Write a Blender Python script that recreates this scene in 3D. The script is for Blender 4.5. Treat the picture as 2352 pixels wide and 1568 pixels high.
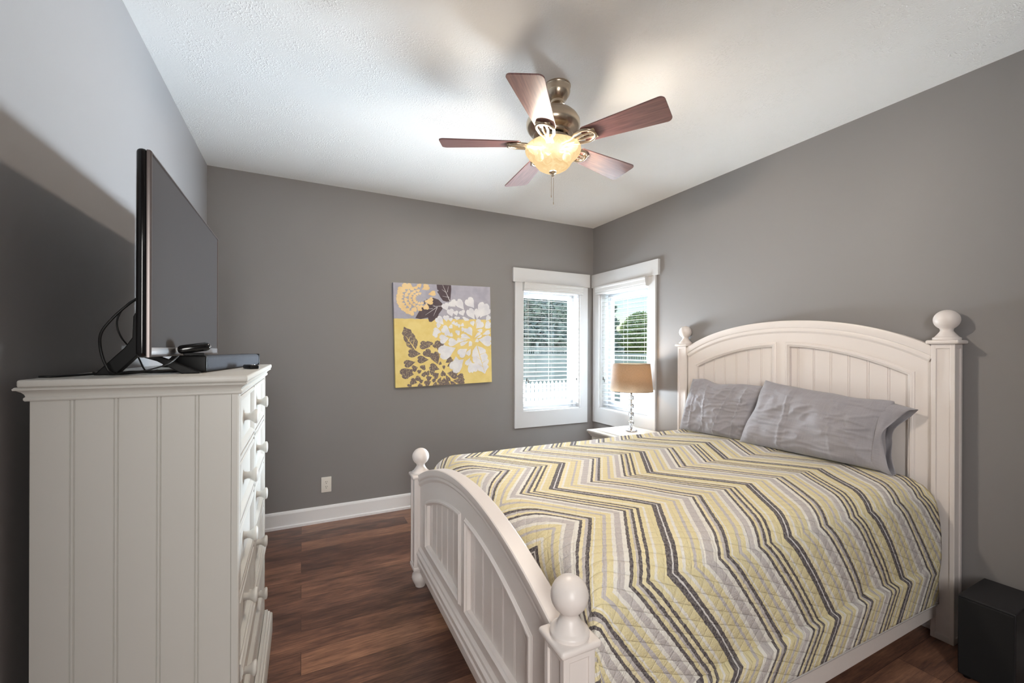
import bpy, bmesh, math, random
from mathutils import Vector, Matrix, noise

for o in list(bpy.data.objects):
    bpy.data.objects.remove(o, do_unlink=True)
SC = bpy.context.scene
COL = SC.collection
PI = math.pi
R = math.radians

# ------------------------------------------------------------------ room measures
XL, XR, YF, YB, HC, CZ = -0.623, 2.862, 3.742, -0.42, 2.74, 1.397   # left, right, far, back, ceiling, camera height

# ------------------------------------------------------------------ camera
cam = bpy.data.cameras.new('camera')
cam.sensor_width = 36.0
cam.lens = 966.35 / 2352 * 36
cam.shift_y = 20.55 / 2352
cam.clip_start = 0.02
cam_o = bpy.data.objects.new('camera', cam)
COL.objects.link(cam_o)
cam_o.matrix_world = (Matrix.Translation((0, 0, CZ)) @ Matrix.Rotation(-0.463015, 4, 'Z')
                      @ Matrix.Rotation(PI / 2, 4, 'X') @ Matrix.Rotation(0.00355, 4, 'Z'))
SC.camera = cam_o

# ------------------------------------------------------------------ exposure
vs = SC.view_settings
vs.view_transform = 'Standard'
vs.look = 'None'
vs.gamma = 1.0
vs.use_curve_mapping = False
vs.exposure = 0.20

# ------------------------------------------------------------------ sky
SUN_AZ, SUN_EL = R(25), R(58)        # azimuth east of +y, elevation
world = bpy.data.worlds.new('sky')
SC.world = world
world.use_nodes = True
wn = world.node_tree
wn.nodes.clear()
w_out = wn.nodes.new('ShaderNodeOutputWorld')
w_bg = wn.nodes.new('ShaderNodeBackground')
w_sky = wn.nodes.new('ShaderNodeTexSky')
w_sky.sky_type = 'NISHITA'
w_sky.sun_disc = False
w_sky.sun_elevation = SUN_EL
w_sky.sun_rotation = SUN_AZ
w_sky.air_density = 1.3
w_sky.dust_density = 0.3
w_bg.inputs['Strength'].default_value = 0.11
wn.links.new(w_sky.outputs['Color'], w_bg.inputs['Color'])
wn.links.new(w_bg.outputs['Background'], w_out.inputs['Surface'])


def lamp(name, kind, loc, energy, color, aim=None, **kw):
    l = bpy.data.lights.new(name, kind)
    l.energy = energy
    l.color = color
    for k, v in kw.items():
        setattr(l, k, v)
    o = bpy.data.objects.new(name, l)
    COL.objects.link(o)
    o.location = loc
    if aim is not None:
        o.rotation_euler = (Vector(aim)).to_track_quat('-Z', 'Y').to_euler()
    return o


sd = Vector((math.sin(SUN_AZ) * math.cos(SUN_EL), math.cos(SUN_AZ) * math.cos(SUN_EL), math.sin(SUN_EL)))
lamp('sun', 'SUN', (6, 12, 12), 7.5, (1.0, 0.95, 0.86), aim=-sd, angle=R(0.6))
# daylight reaching each window from the bright yard beside it
lamp('daylight_right_window', 'AREA', (4.95, 4.0, 0.80), 1950, (0.82, 0.91, 1.0), aim=(-1, -0.30, 0.16),
     shape='RECTANGLE', size=1.3, size_y=0.9)
lamp('daylight_far_window', 'AREA', (1.80, 5.40, 0.60), 1300, (0.90, 0.95, 1.0), aim=(0.35, -1, 0.2),
     shape='RECTANGLE', size=2.2, size_y=0.9)
# added fill lamp behind the camera, shining in through the back wall opening
lamp('hallway_light', 'AREA', (-0.22, -1.55, 1.75), 54, (1.0, 0.98, 0.94), aim=(0.25, 1, 0.05),
     shape='RECTANGLE', size=0.7, size_y=1.5)


# ------------------------------------------------------------------ materials
def mat(name, color=(0.8, 0.8, 0.8), rough=0.5, metal=0.0, spec=0.5, **kw):
    m = bpy.data.materials.new(name)
    m.use_nodes = True
    b = m.node_tree.nodes['Principled BSDF']
    b.inputs['Base Color'].default_value = (*color, 1)
    b.inputs['Roughness'].default_value = rough
    b.inputs['Metallic'].default_value = metal
    b.inputs['Specular IOR Level'].default_value = spec
    for k, v in kw.items():
        b.inputs[k].default_value = v
    return m


class NT:
    """small helper for shader node trees"""
    def __init__(self, m):
        self.t = m.node_tree
        self.b = self.t.nodes.get('Principled BSDF')
        self.out = self.t.nodes.get('Material Output')

    def n(self, kind, **kw):
        x = self.t.nodes.new(kind)
        for k, v in kw.items():
            setattr(x, k, v)
        return x

    def l(self, a, b):
        self.t.links.new(a, b)

    def math(self, op, a, b=None, c=None, clamp=False):
        x = self.n('ShaderNodeMath', operation=op, use_clamp=clamp)
        for i, v in enumerate((a, b, c)):
            if v is None:
                continue
            if isinstance(v, (int, float)):
                x.inputs[i].default_value = v
            else:
                self.l(v, x.inputs[i])
        return x.outputs[0]

    def coord(self, which='Object'):
        return self.n('ShaderNodeTexCoord').outputs[which]

    def mapping(self, vec, scale=(1, 1, 1), rot=(0, 0, 0)):
        x = self.n('ShaderNodeMapping')
        x.inputs['Scale'].default_value = scale
        x.inputs['Rotation'].default_value = rot
        self.l(vec, x.inputs['Vector'])
        return x.outputs[0]

    def noise(self, vec, scale, detail=3, rough=0.5, dim='3D'):
        x = self.n('ShaderNodeTexNoise', noise_dimensions=dim)
        x.inputs['Scale'].default_value = scale
        x.inputs['Detail'].default_value = detail
        x.inputs['Roughness'].default_value = rough
        if vec is not None:
            self.l(vec, x.inputs['Vector'])
        return x.outputs['Fac']

    def ramp(self, fac, stops, interp='LINEAR'):
        x = self.n('ShaderNodeValToRGB')
        cr = x.color_ramp
        cr.interpolation = interp
        while len(cr.elements) > 1:
            cr.elements.remove(cr.elements[-1])
        cr.elements[0].position = stops[0][0]
        cr.elements[0].color = (*stops[0][1], 1)
        for p, c in stops[1:]:
            e = cr.elements.new(p)
            e.color = (*c, 1)
        self.l(fac, x.inputs['Fac'])
        return x.outputs['Color']

    def mix(self, fac, a, b, blend='MIX'):
        x = self.n('ShaderNodeMix', data_type='RGBA', blend_type=blend)
        for s, v in ((x.inputs['Factor'], fac), (x.inputs[6], a), (x.inputs[7], b)):
            if isinstance(v, (int, float)):
                s.default_value = v
            elif isinstance(v, tuple):
                s.default_value = (*v, 1)
            else:
                self.l(v, s)
        return x.outputs[2]

    def bump(self, h, strength=0.2, dist=0.01, normal=None):
        x = self.n('ShaderNodeBump')
        x.inputs['Strength'].default_value = strength
        x.inputs['Distance'].default_value = dist
        self.l(h, x.inputs['Height'])
        if normal is not None:
            self.l(normal, x.inputs['Normal'])
        self.l(x.outputs['Normal'], self.b.inputs['Normal'])
        return x.outputs['Normal']


def srgb(r, g, b):
    f = lambda c: (c / 255 / 12.92) if c / 255 <= 0.04045 else ((c / 255 + 0.055) / 1.055) ** 2.4
    return (f(r), f(g), f(b))


M = {}


def build_materials():
    # grey wall paint with a faint roller texture
    m = mat('wall_paint', srgb(141, 138, 138), 0.50, spec=0.35)
    t = NT(m)
    h = t.noise(t.coord(), 260, 2)
    t.bump(h, 0.08, 0.002)
    M['wall'] = m
    # stomped ceiling
    m = mat('ceiling_texture', (0.89, 0.89, 0.885), 0.9, spec=0.2)
    t = NT(m)
    P = t.coord()
    dist = t.n('ShaderNodeTexNoise')
    dist.inputs['Scale'].default_value = 5
    t.l(P, dist.inputs['Vector'])
    add = t.n('ShaderNodeVectorMath', operation='MULTIPLY_ADD')
    t.l(dist.outputs['Color'], add.inputs[0])
    add.inputs[1].default_value = (0.05, 0.05, 0)
    t.l(P, add.inputs[2])
    v = t.n('ShaderNodeTexVoronoi', voronoi_dimensions='2D')
    v.inputs['Scale'].default_value = 7.0
    v.inputs['Randomness'].default_value = 1.0
    t.l(add.outputs[0], v.inputs['Vector'])
    sub = t.n('ShaderNodeVectorMath', operation='SUBTRACT')
    t.l(add.outputs[0], sub.inputs[0])
    t.l(v.outputs['Position'], sub.inputs[1])
    sp = t.n('ShaderNodeSeparateXYZ')
    t.l(sub.outputs[0], sp.inputs[0])
    ang = t.math('ARCTAN2', sp.outputs[1], sp.outputs[0])
    cmb = t.n('ShaderNodeCombineXYZ')
    t.l(t.math('MULTIPLY', ang, 7.0), cmb.inputs[0])
    t.l(t.math('MULTIPLY', v.outputs['Distance'], 9.0), cmb.inputs[1])
    sc2 = t.n('ShaderNodeSeparateXYZ')
    t.l(v.outputs['Color'], sc2.inputs[0])
    t.l(t.math('MULTIPLY', sc2.outputs[0], 40), cmb.inputs[2])
    strk = t.noise(cmb.outputs[0], 1.6, 1)
    strk = t.math('SMOOTH_MIN', t.math('MULTIPLY', t.math('SUBTRACT', strk, 0.52, clamp=True), 6, clamp=True), 1.0, 0.2)
    ring = t.math('MULTIPLY', v.outputs['Distance'], 1.9, clamp=True)
    strk = t.math('MULTIPLY', strk, ring)
    patch = t.math('MULTIPLY', t.math('SUBTRACT', t.noise(P, 2.2, 1), 0.36, clamp=True), 5, clamp=True)
    strk = t.math('MULTIPLY', strk, patch)
    h = t.math('ADD', strk, t.math('MULTIPLY', t.noise(P, 70, 2), 0.22))
    t.bump(h, 0.36, 0.005)
    M['ceiling'] = m
    # dark laminate planks, running parallel to the far wall
    m = mat('wood_plank_floor', (0.1, 0.05, 0.03), 0.34, spec=0.5)
    t = NT(m)
    P = t.coord()
    br = t.n('ShaderNodeTexBrick')
    br.offset = 0.37
    br.offset_frequency = 2
    br.inputs['Scale'].default_value = 1.0
    br.inputs['Brick Width'].default_value = 1.22
    br.inputs['Row Height'].default_value = 0.155
    br.inputs['Mortar Size'].default_value = 0.0012
    br.inputs['Mortar Smooth'].default_value = 0.3
    br.inputs['Color1'].default_value = (0, 0, 0, 1)
    br.inputs['Color2'].default_value = (1, 1, 1, 1)
    br.inputs['Mortar'].default_value = (0.5, 0.5, 0.5, 1)
    t.l(P, br.inputs['Vector'])
    tone = t.n('ShaderNodeSeparateColor')
    t.l(br.outputs['Color'], tone.inputs[0])
    off = t.n('ShaderNodeVectorMath', operation='MULTIPLY_ADD')
    t.l(br.outputs['Color'], off.inputs[0])
    off.inputs[1].default_value = (7.3, 3.1, 5.7)
    t.l(P, off.inputs[2])
    grain = t.noise(t.mapping(off.outputs[0], (2.6, 36, 1)), 3.0, 7, 0.68)
    blot = t.noise(t.mapping(off.outputs[0], (1.4, 6.5, 1)), 2.6, 5, 0.65)
    f = t.math('ADD', t.math('MULTIPLY', grain, 0.55), t.math('MULTIPLY', blot, 0.55))
    f = t.math('ADD', f, t.math('MULTIPLY', t.math('SUBTRACT', tone.outputs[0], 0.5), 0.22))
    col = t.ramp(f, [(0.28, srgb(58, 42, 38)), (0.44, srgb(96, 68, 58)), (0.58, srgb(134, 96, 78)), (0.76, srgb(176, 130, 102))])
    col = t.mix(t.math('MULTIPLY', br.outputs['Fac'], 0.75), col, srgb(34, 20, 16))
    t.l(col, t.b.inputs['Base Color'])
    t.l(t.math('ADD', t.math('MULTIPLY', grain, 0.22), 0.26), t.b.inputs['Roughness'])
    hh = t.math('SUBTRACT', t.math('MULTIPLY', grain, 0.25), br.outputs['Fac'])
    t.bump(hh, 0.25, 0.002)
    M['floor'] = m
    # painted furniture and trim
    m = mat('cream_paint', srgb(229, 221, 217), 0.36, spec=0.45)
    t = NT(m)
    t.bump(t.noise(t.mapping(t.coord(), (1, 1, 0.12)), 160, 2), 0.05, 0.001)
    M['cream'] = m
    M['trim'] = mat('white_trim_paint', srgb(216, 217, 219), 0.35, spec=0.45)
    M['base'] = mat('white_baseboard_paint', srgb(242, 243, 245), 0.35, spec=0.45)
    M['vinyl'] = mat('white_vinyl', srgb(196, 198, 202), 0.4)
    m = mat('blind_slat_paint', srgb(208, 208, 208), 0.42)
    M['blind'] = m
    M['cord'] = mat('white_cord', srgb(225, 223, 216), 0.8)
    M['tassel'] = mat('dark_grey_plastic', srgb(90, 88, 86), 0.5)
    M['plastic'] = mat('white_plastic', srgb(238, 234, 226), 0.35)
    M['slot'] = mat('socket_slot', srgb(40, 38, 36), 0.6)
    M['black'] = mat('black_plastic', srgb(14, 14, 15), 0.45, spec=0.25)
    M['gloss_black'] = mat('glossy_black_plastic', srgb(14, 14, 16), 0.12)
    M['black_wood'] = mat('black_woodgrain_vinyl', srgb(26, 26, 30), 0.5)
    M['bronze_bezel'] = mat('dark_metal_bezel', srgb(120, 112, 110), 0.32, 0.7)
    M['silver'] = mat('silver_bezel', srgb(180, 178, 180), 0.3, 0.8)
    M['screen'] = mat('switched_off_screen', srgb(54, 50, 50), 0.45, spec=0.32)
    m = mat('soundbar_cloth', srgb(56, 58, 66), 0.9)
    t = NT(m)
    w = t.noise(t.coord(), 900, 1)
    t.l(t.ramp(w, [(0.35, srgb(36, 38, 44)), (0.65, srgb(84, 88, 98))]), t.b.inputs['Base Color'])
    M['speaker_cloth'] = m
    M['cable'] = mat('black_rubber', srgb(16, 16, 17), 0.5)
    M['nickel'] = mat('brushed_nickel', srgb(196, 180, 160), 0.27, 1.0)
    M['chrome'] = mat('chrome', srgb(225, 225, 228), 0.08, 1.0)
    # fan blades
    m = mat('cherry_blade_veneer', (0.1, 0.04, 0.03), 0.34, **{'Coat Weight': 0.5, 'Coat Roughness': 0.2})
    t = NT(m)
    g = t.noise(t.mapping(t.coord(), (2.5, 40, 4)), 2.5, 4, 0.6)
    t.l(t.ramp(g, [(0.3, srgb(92, 60, 62)), (0.7, srgb(132, 94, 92))]), t.b.inputs['Base Color'])
    M['blade'] = m
    # alabaster glass bowl with light behind it
    m = bpy.data.materials.new('alabaster_glass')
    m.use_nodes = True
    t = NT(m)
    nt = m.node_tree
    b = t.b
    P = t.coord()
    dn = t.n('ShaderNodeTexNoise')
    dn.inputs['Scale'].default_value = 9
    dn.inputs['Detail'].default_value = 3
    t.l(P, dn.inputs['Vector'])
    vein = t.noise(t.mapping(dn.outputs['Color'], (1.0, 1.0, 7.0)), 2.0, 2)
    col = t.ramp(vein, [(0.35, srgb(236, 214, 178)), (0.6, srgb(252, 240, 214))])
    t.l(col, b.inputs['Base Color'])
    em = t.n('ShaderNodeEmission')
    t.l(t.mix(1.0, col, (1.0, 0.84, 0.60), 'MULTIPLY'), em.inputs['Color'])
    em.inputs['Strength'].default_value = 0.95
    gl = t.n('ShaderNodeBsdfGlossy')
    gl.inputs['Roughness'].default_value = 0.25
    tp = t.n('ShaderNodeBsdfTransparent')
    tp.inputs['Color'].default_value = (1, 0.96, 0.90, 1)
    m1 = t.n('ShaderNodeMixShader')
    m1.inputs[0].default_value = 0.0
    t.l(em.outputs[0], m1.inputs[1])
    t.l(gl.outputs[0], m1.inputs[2])
    m2 = t.n('ShaderNodeMixShader')
    m2.inputs[0].default_value = 0.16
    t.l(m1.outputs[0], m2.inputs[1])
    t.l(tp.outputs[0], m2.inputs[2])
    t.l(m2.outputs[0], t.out.inputs['Surface'])
    M['bowl'] = m
    m = mat('lit_bulb', (0.03, 0.03, 0.03), 0.6, spec=0.1)
    bb = m.node_tree.nodes['Principled BSDF']
    bb.inputs['Emission Color'].default_value = (1.0, 0.80, 0.52, 1)
    bb.inputs['Emission Strength'].default_value = 5.0
    M['bulb'] = m
    # taupe lamp shade
    m = bpy.data.materials.new('taupe_linen_shade')
    m.use_nodes = True
    t = NT(m)
    P = t.coord('UV')
    wv = t.noise(t.mapping(P, (60, 1000, 1)), 1.0, 1)
    wv2 = t.noise(t.mapping(P, (1000, 60, 1)), 1.0, 1)
    f = t.math('MULTIPLY', t.math('ADD', wv, wv2), 0.5)
    col = t.ramp(f, [(0.35, srgb(66, 61, 57)), (0.65, srgb(94, 87, 80))])
    t.l(col, t.b.inputs['Base Color'])
    t.b.inputs['Roughness'].default_value = 0.9
    tr = t.n('ShaderNodeBsdfTranslucent')
    t.l(t.mix(f, (0.36, 0.25, 0.16), (0.56, 0.40, 0.27)), tr.inputs['Color'])
    m1 = t.n('ShaderNodeMixShader')
    m1.inputs[0].default_value = 0.16
    t.l(t.b.outputs[0], m1.inputs[1])
    t.l(tr.outputs[0], m1.inputs[2])
    t.l(m1.outputs[0], t.out.inputs['Surface'])
    M['shade'] = m
    M['shade_trim'] = mat('shade_trim_tape', srgb(98, 86, 76), 0.8)
    m = mat('crystal', (0.97, 0.98, 1.0), 0.02, **{'Transmission Weight': 1.0, 'IOR': 1.5})
    M['crystal'] = m
    # window glass
    m = bpy.data.materials.new('window_glass')
    m.use_nodes = True
    t = NT(m)
    tp = t.n('ShaderNodeBsdfTransparent')
    tp.inputs['Color'].default_value = (0.93, 0.96, 0.97, 1)
    gl = t.n('ShaderNodeBsdfGlossy')
    gl.inputs['Roughness'].default_value = 0.02
    lw = t.n('ShaderNodeLayerWeight')
    fr = t.math('ADD', t.math('MULTIPLY', t.math('POWER', lw.outputs['Facing'], 5.0), 0.9), 0.02)
    ms = t.n('ShaderNodeMixShader')
    t.l(fr, ms.inputs[0])
    t.l(tp.outputs[0], ms.inputs[1])
    t.l(gl.outputs[0], ms.inputs[2])
    t.l(ms.outputs[0], t.out.inputs['Surface'])
    M['glass'] = m
    # pillow cloth
    m = mat('grey_cotton', srgb(148, 143, 146), 0.85, spec=0.25)
    t = NT(m)
    t.b.inputs['Sheen Weight'].default_value = 0.25
    P = t.coord('UV')
    a = t.noise(t.mapping(P, (300, 14, 1)), 1.0, 2)
    c = t.noise(t.mapping(P, (14, 300, 1)), 1.0, 2)
    f = t.math('MULTIPLY', t.math('ADD', a, c), 0.5)
    t.l(t.ramp(f, [(0.30, srgb(150, 147, 152)), (0.70, srgb(163, 160, 166))]), t.b.inputs['Base Color'])
    t.bump(f, 0.12, 0.002)
    M['pillow'] = m
    M['mattress'] = mat('white_mattress_ticking', srgb(225, 224, 220), 0.9)
    M['quilt'] = quilt_material()
    M['quilt_binding'] = mat('pale_grey_binding', srgb(196, 192, 190), 0.9)
    # canvas paint
    M['paint_grey'] = paint('painted_lilac_grey', srgb(186, 184, 196), srgb(174, 172, 186))
    M['paint_yellow'] = paint('painted_yellow', srgb(242, 220, 146), srgb(236, 212, 134))
    M['paint_white'] = paint('painted_white', srgb(242, 242, 244), srgb(228, 228, 234))
    M['paint_dark'] = paint('painted_dark_plum', srgb(98, 86, 90), srgb(88, 76, 82))
    M['paint_brown'] = paint('painted_worn_plum', srgb(120, 106, 104), srgb(172, 156, 130), 120, 0.52, 0.60)
    M['paint_peach'] = paint('painted_peach_yellow', srgb(246, 218, 166), srgb(238, 206, 150))
    M['paint_line'] = paint('painted_pale_line', srgb(206, 202, 206), srgb(196, 192, 196))
    M['canvas'] = mat('raw_canvas', srgb(214, 208, 196), 0.9)
    # outdoors
    m = mat('lawn', (0.1, 0.2, 0.06), 0.9)
    t = NT(m)
    g = t.noise(t.coord(), 9, 4)
    t.l(t.ramp(g, [(0.35, srgb(72, 100, 50)), (0.65, srgb(120, 146, 84))]), t.b.inputs['Base Color'])
    M['lawn'] = m
    m = mat('pale_concrete', srgb(196, 194, 190), 0.9)
    M['concrete'] = m
    M['fence_white'] = mat('white_picket_paint', srgb(240, 241, 244), 0.5)
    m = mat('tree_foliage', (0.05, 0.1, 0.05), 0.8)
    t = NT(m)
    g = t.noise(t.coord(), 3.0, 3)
    t.l(t.ramp(g, [(0.35, srgb(158, 176, 172)), (0.7, srgb(204, 214, 205))]), t.b.inputs['Base Color'])  # leaves greyed and lightened, outdoor haze put into their colour
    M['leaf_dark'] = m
    m = mat('bright_foliage', (0.2, 0.3, 0.05), 0.8)
    t = NT(m)
    g = t.noise(t.coord(), 3.0, 3)
    t.l(t.ramp(g, [(0.35, srgb(120, 150, 80)), (0.7, srgb(176, 196, 120))]), t.b.inputs['Base Color'])
    M['leaf_bright'] = m
    M['bark'] = mat('bark', srgb(92, 78, 66), 0.9)
    M['subwoofer_cloth'] = mat('black_speaker_cloth', srgb(16, 17, 20), 0.8)


def paint(name, c1, c2, scale=14, a=0.4, b=0.65):
    m = mat(name, c1, 0.62, spec=0.3)
    t = NT(m)
    t.l(t.ramp(t.noise(t.coord(), scale, 4), [(a, c1), (b, c2)]), t.b.inputs['Base Color'])
    return m


def quilt_material():
    m = mat('chevron_quilt_cotton', (0.8, 0.7, 0.4), 0.88, spec=0.2)
    t = NT(m)
    uv = t.n('ShaderNodeUVMap')
    uv.uv_map = 'UVMap'
    sp = t.n('ShaderNodeSeparateXYZ')
    t.l(uv.outputs[0], sp.inputs[0])
    wob = t.n('ShaderNodeTexNoise')
    wob.inputs['Scale'].default_value = 55
    wob.inputs['Detail'].default_value = 1
    t.l(uv.outputs[0], wob.inputs['Vector'])
    wsep = t.n('ShaderNodeSeparateColor')
    t.l(wob.outputs['Color'], wsep.inputs[0])
    u = t.math('ADD', sp.outputs[0], t.math('MULTIPLY', t.math('SUBTRACT', wsep.outputs[0], 0.5), 0.0065))
    v = t.math('ADD', sp.outputs[1], t.math('MULTIPLY', t.math('SUBTRACT', wsep.outputs[1], 0.5), 0.006))
    pp = t.math('PINGPONG', t.math('MULTIPLY', t.math('SUBTRACT', v, 1.615), 1 / 0.345), 1.0)
    # zig rises from a low vertex (0) to a high vertex (1)
    ph = t.math('SUBTRACT', u, t.math('MULTIPLY', pp, 0.275))
    ph = t.math('FRACT', t.math('ADD', t.math('MULTIPLY', t.math('SUBTRACT', ph, 1.600), 1 / 0.585), 10.0))
    Y = srgb(229, 216, 170)
    Y2 = srgb(238, 225, 184)
    C = srgb(236, 232, 224)
    G = srgb(198, 191, 190)
    K = srgb(90, 83, 87)
    W = srgb(224, 220, 218)
    seq = [(.000, W), (.0050, K), (.025, Y2), (.042, C), (.056, Y), (.092, G), (.107, Y), (.132, C), (.149, G),
           (.186, C), (.206, K), (.221, Y2), (.235, G), (.248, K), (.263, Y), (.272, C), (.280, Y), (.312, G),
           (.327, Y), (.351, C), (.367, G), (.395, C), (.412, K), (.427, Y), (.439, G), (.448, K), (.463, Y2), (.478, K), (.493, Y), (.510, C), (.522, Y), (.560, K), (.580, W)]
    stops = [(p / .585, c) for p, c in seq]
    stops = [s for s in stops if True]
    col = t.ramp(ph, stops[:32], 'CONSTANT')
    mott = t.noise(uv.outputs[0], 120, 3, 0.7)
    col = t.mix(t.math('MULTIPLY', t.math('SUBTRACT', mott, 0.42, clamp=True), 1.05), col, srgb(236, 230, 218))
    t.l(col, t.b.inputs['Base Color'])
    # quilting: diagonal stitched channels, puffed between
    d1 = t.math('FRACT', t.math('ADD', t.math('MULTIPLY', t.math('ADD', sp.outputs[0], t.math('MULTIPLY', sp.outputs[1], 2.6)), 1 / 0.115), 40.0))
    d2 = t.math('FRACT', t.math('ADD', t.math('MULTIPLY', t.math('SUBTRACT', sp.outputs[0], t.math('MULTIPLY', sp.outputs[1], 0.75)), 1 / 0.058), 40.0))
    puff = lambda d: t.math('POWER', t.math('SINE', t.math('MULTIPLY', d, PI)), 0.35)
    hgt = t.math('MULTIPLY', puff(d1), t.math('ADD', t.math('MULTIPLY', puff(d2), 0.6), 0.4))
    hgt = t.math('ADD', hgt, t.math('MULTIPLY', t.noise(uv.outputs[0], 140, 2), 0.6))
    t.bump(hgt, 0.75, 0.008)
    return m


build_materials()


# ------------------------------------------------------------------ mesh helpers
class MB:
    """collects shapes and links them as ONE mesh object"""
    def __init__(self):
        self.bm = bmesh.new()
        self.uv = None

    def box(self, x0, x1, y0, y1, z0, z1):
        vs_ = [self.bm.verts.new((x, y, z)) for x in (x0, x1) for y in (y0, y1) for z in (z0, z1)]
        for f in ((0, 1, 3, 2), (4, 6, 7, 5), (0, 4, 5, 1), (2, 3, 7, 6), (0, 2, 6, 4), (1, 5, 7, 3)):
            self.bm.faces.new([vs_[i] for i in f])
        return vs_

    def bbox(self, c, s, b=0.004, seg=2, rot=None):
        """bevelled box: centre, full sizes"""
        g = bmesh.ops.create_cube(self.bm, size=1.0)['verts']
        for v in g:
            v.co = Vector((v.co.x * s[0], v.co.y * s[1], v.co.z * s[2]))
        if b > 0:
            es = list({e for v in g for e in v.link_edges})
            r = bmesh.ops.bevel(self.bm, geom=es, offset=b, segments=seg, profile=0.5, affect='EDGES', clamp_overlap=True)
            g = list({v for f in r['faces'] for v in f.verts} | {v for v in g if v.is_valid})
        for v in g:
            p = v.co.copy()
            if rot is not None:
                p = rot @ p
            v.co = p + Vector(c)
        return g

    def bb(self, x0, x1, y0, y1, z0, z1, b=0.004, seg=2):
        return self.bbox(((x0 + x1) / 2, (y0 + y1) / 2, (z0 + z1) / 2), (abs(x1 - x0), abs(y1 - y0), abs(z1 - z0)), b, seg)

    def lathe(self, prof, seg=32, c=(0, 0, 0), mtx=None, cap=True):
        """prof: list of (r, z)"""
        rings = []
        for r, z in prof:
            ring = []
            if r < 1e-5:
                p = Vector((0, 0, z))
                p = (mtx @ p) if mtx else p
                ring = [self.bm.verts.new(p + Vector(c))]
            else:
                for i in range(seg):
                    a = 2 * PI * i / seg
                    p = Vector((r * math.cos(a), r * math.sin(a), z))
                    p = (mtx @ p) if mtx else p
                    ring.append(self.bm.verts.new(p + Vector(c)))
            rings.append(ring)
        for A, B in zip(rings, rings[1:]):
            if len(A) == 1 and len(B) == 1:
                continue
            for i in range(seg):
                j = (i + 1) % seg
                if len(A) == 1:
                    self.bm.faces.new((A[0], B[i], B[j]))
                elif len(B) == 1:
                    self.bm.faces.new((A[i], A[j], B[0]))
                else:
                    self.bm.faces.new((A[i], A[j], B[j], B[i]))
        if cap:
            for ring in (rings[0], rings[-1]):
                if len(ring) > 2:
                    self.bm.faces.new(ring)

    def tube(self, pts, r, seg=8):
        pts = [Vector(p) for p in pts]
        n = len(pts)
        rr = r if isinstance(r, (list, tuple)) else [r] * n
        tang = []
        for i in range(n):
            a = pts[max(i - 1, 0)]
            b = pts[min(i + 1, n - 1)]
            tang.append((b - a).normalized())
        up = Vector((0, 0, 1)) if abs(tang[0].z) < 0.9 else Vector((1, 0, 0))
        nrm = tang[0].cross(up).normalized()
        rings = []
        for i in range(n):
            nrm = (nrm - tang[i] * nrm.dot(tang[i])).normalized()
            bi = tang[i].cross(nrm)
            rings.append([self.bm.verts.new(pts[i] + (nrm * math.cos(2 * PI * k / seg) + bi * math.sin(2 * PI * k / seg)) * rr[i]) for k in range(seg)])
        for A, B in zip(rings, rings[1:]):
            for k in range(seg):
                j = (k + 1) % seg
                self.bm.faces.new((A[k], A[j], B[j], B[k]))
        self.bm.faces.new(rings[0])
        self.bm.faces.new(rings[-1])

    def sweep(self, path, prof, plane, closed=False):
        """path: 2D points in the plane (u,v); prof: list of (offset along the in-plane normal, height out of plane), closed outline.
        plane = (O, U, V, N)"""
        O, U, V, N = [Vector(q) for q in plane]
        n = len(path)
        P = [Vector((p[0], p[1])) for p in path]
        rings = []
        for i in range(n):
            if closed:
                a, b, c = P[(i - 1) % n], P[i], P[(i + 1) % n]
            else:
                a, b, c = P[max(i - 1, 0)], P[i], P[min(i + 1, n - 1)]
            d1 = (b - a).normalized() if (b - a).length > 1e-9 else (c - b).normalized()
            d2 = (c - b).normalized() if (c - b).length > 1e-9 else d1
            n1 = Vector((-d1.y, d1.x))
            n2 = Vector((-d2.y, d2.x))
            mm = (n1 + n2)
            mm = mm.normalized() / max(0.25, mm.normalized().dot(n1)) if mm.length > 1e-6 else n1
            ring = []
            for off, h in prof:
                q = b + mm * off
                ring.append(self.bm.verts.new(O + U * q.x + V * q.y + N * h))
            rings.append(ring)
        k = len(prof)
        pairs = list(zip(rings, rings[1:]))
        if closed:
            pairs.append((rings[-1], rings[0]))
        for A, B in pairs:
            for i in range(k):
                j = (i + 1) % k
                self.bm.faces.new((A[i], A[j], B[j], B[i]))
        if not closed:
            self.bm.faces.new(rings[0])
            self.bm.faces.new(rings[-1])

    def prism(self, poly, plane, h0, h1):
        """2D polygon extruded along N from h0 to h1"""
        O, U, V, N = [Vector(q) for q in plane]
        A = [self.bm.verts.new(O + U * p[0] + V * p[1] + N * h0) for p in poly]
        B = [self.bm.verts.new(O + U * p[0] + V * p[1] + N * h1) for p in poly]
        self.bm.faces.new(A)
        self.bm.faces.new(B)
        n = len(poly)
        for i in range(n):
            j = (i + 1) % n
            self.bm.faces.new((A[i], A[j], B[j], B[i]))

    def strips(self, ts, hs, zb, zt, plane):
        """board with grooves: surface points ts (position) hs (height), bottom zb(t), top zt(t)"""
        O, U, V, N = [Vector(q) for q in plane]
        prev = None
        for t_, h in zip(ts, hs):
            a = self.bm.verts.new(O + U * t_ + V * zb(t_) + N * h)
            b = self.bm.verts.new(O + U * t_ + V * zt(t_) + N * h)
            if prev:
                self.bm.faces.new((prev[0], a, b, prev[1]))
            prev = (a, b)

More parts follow.
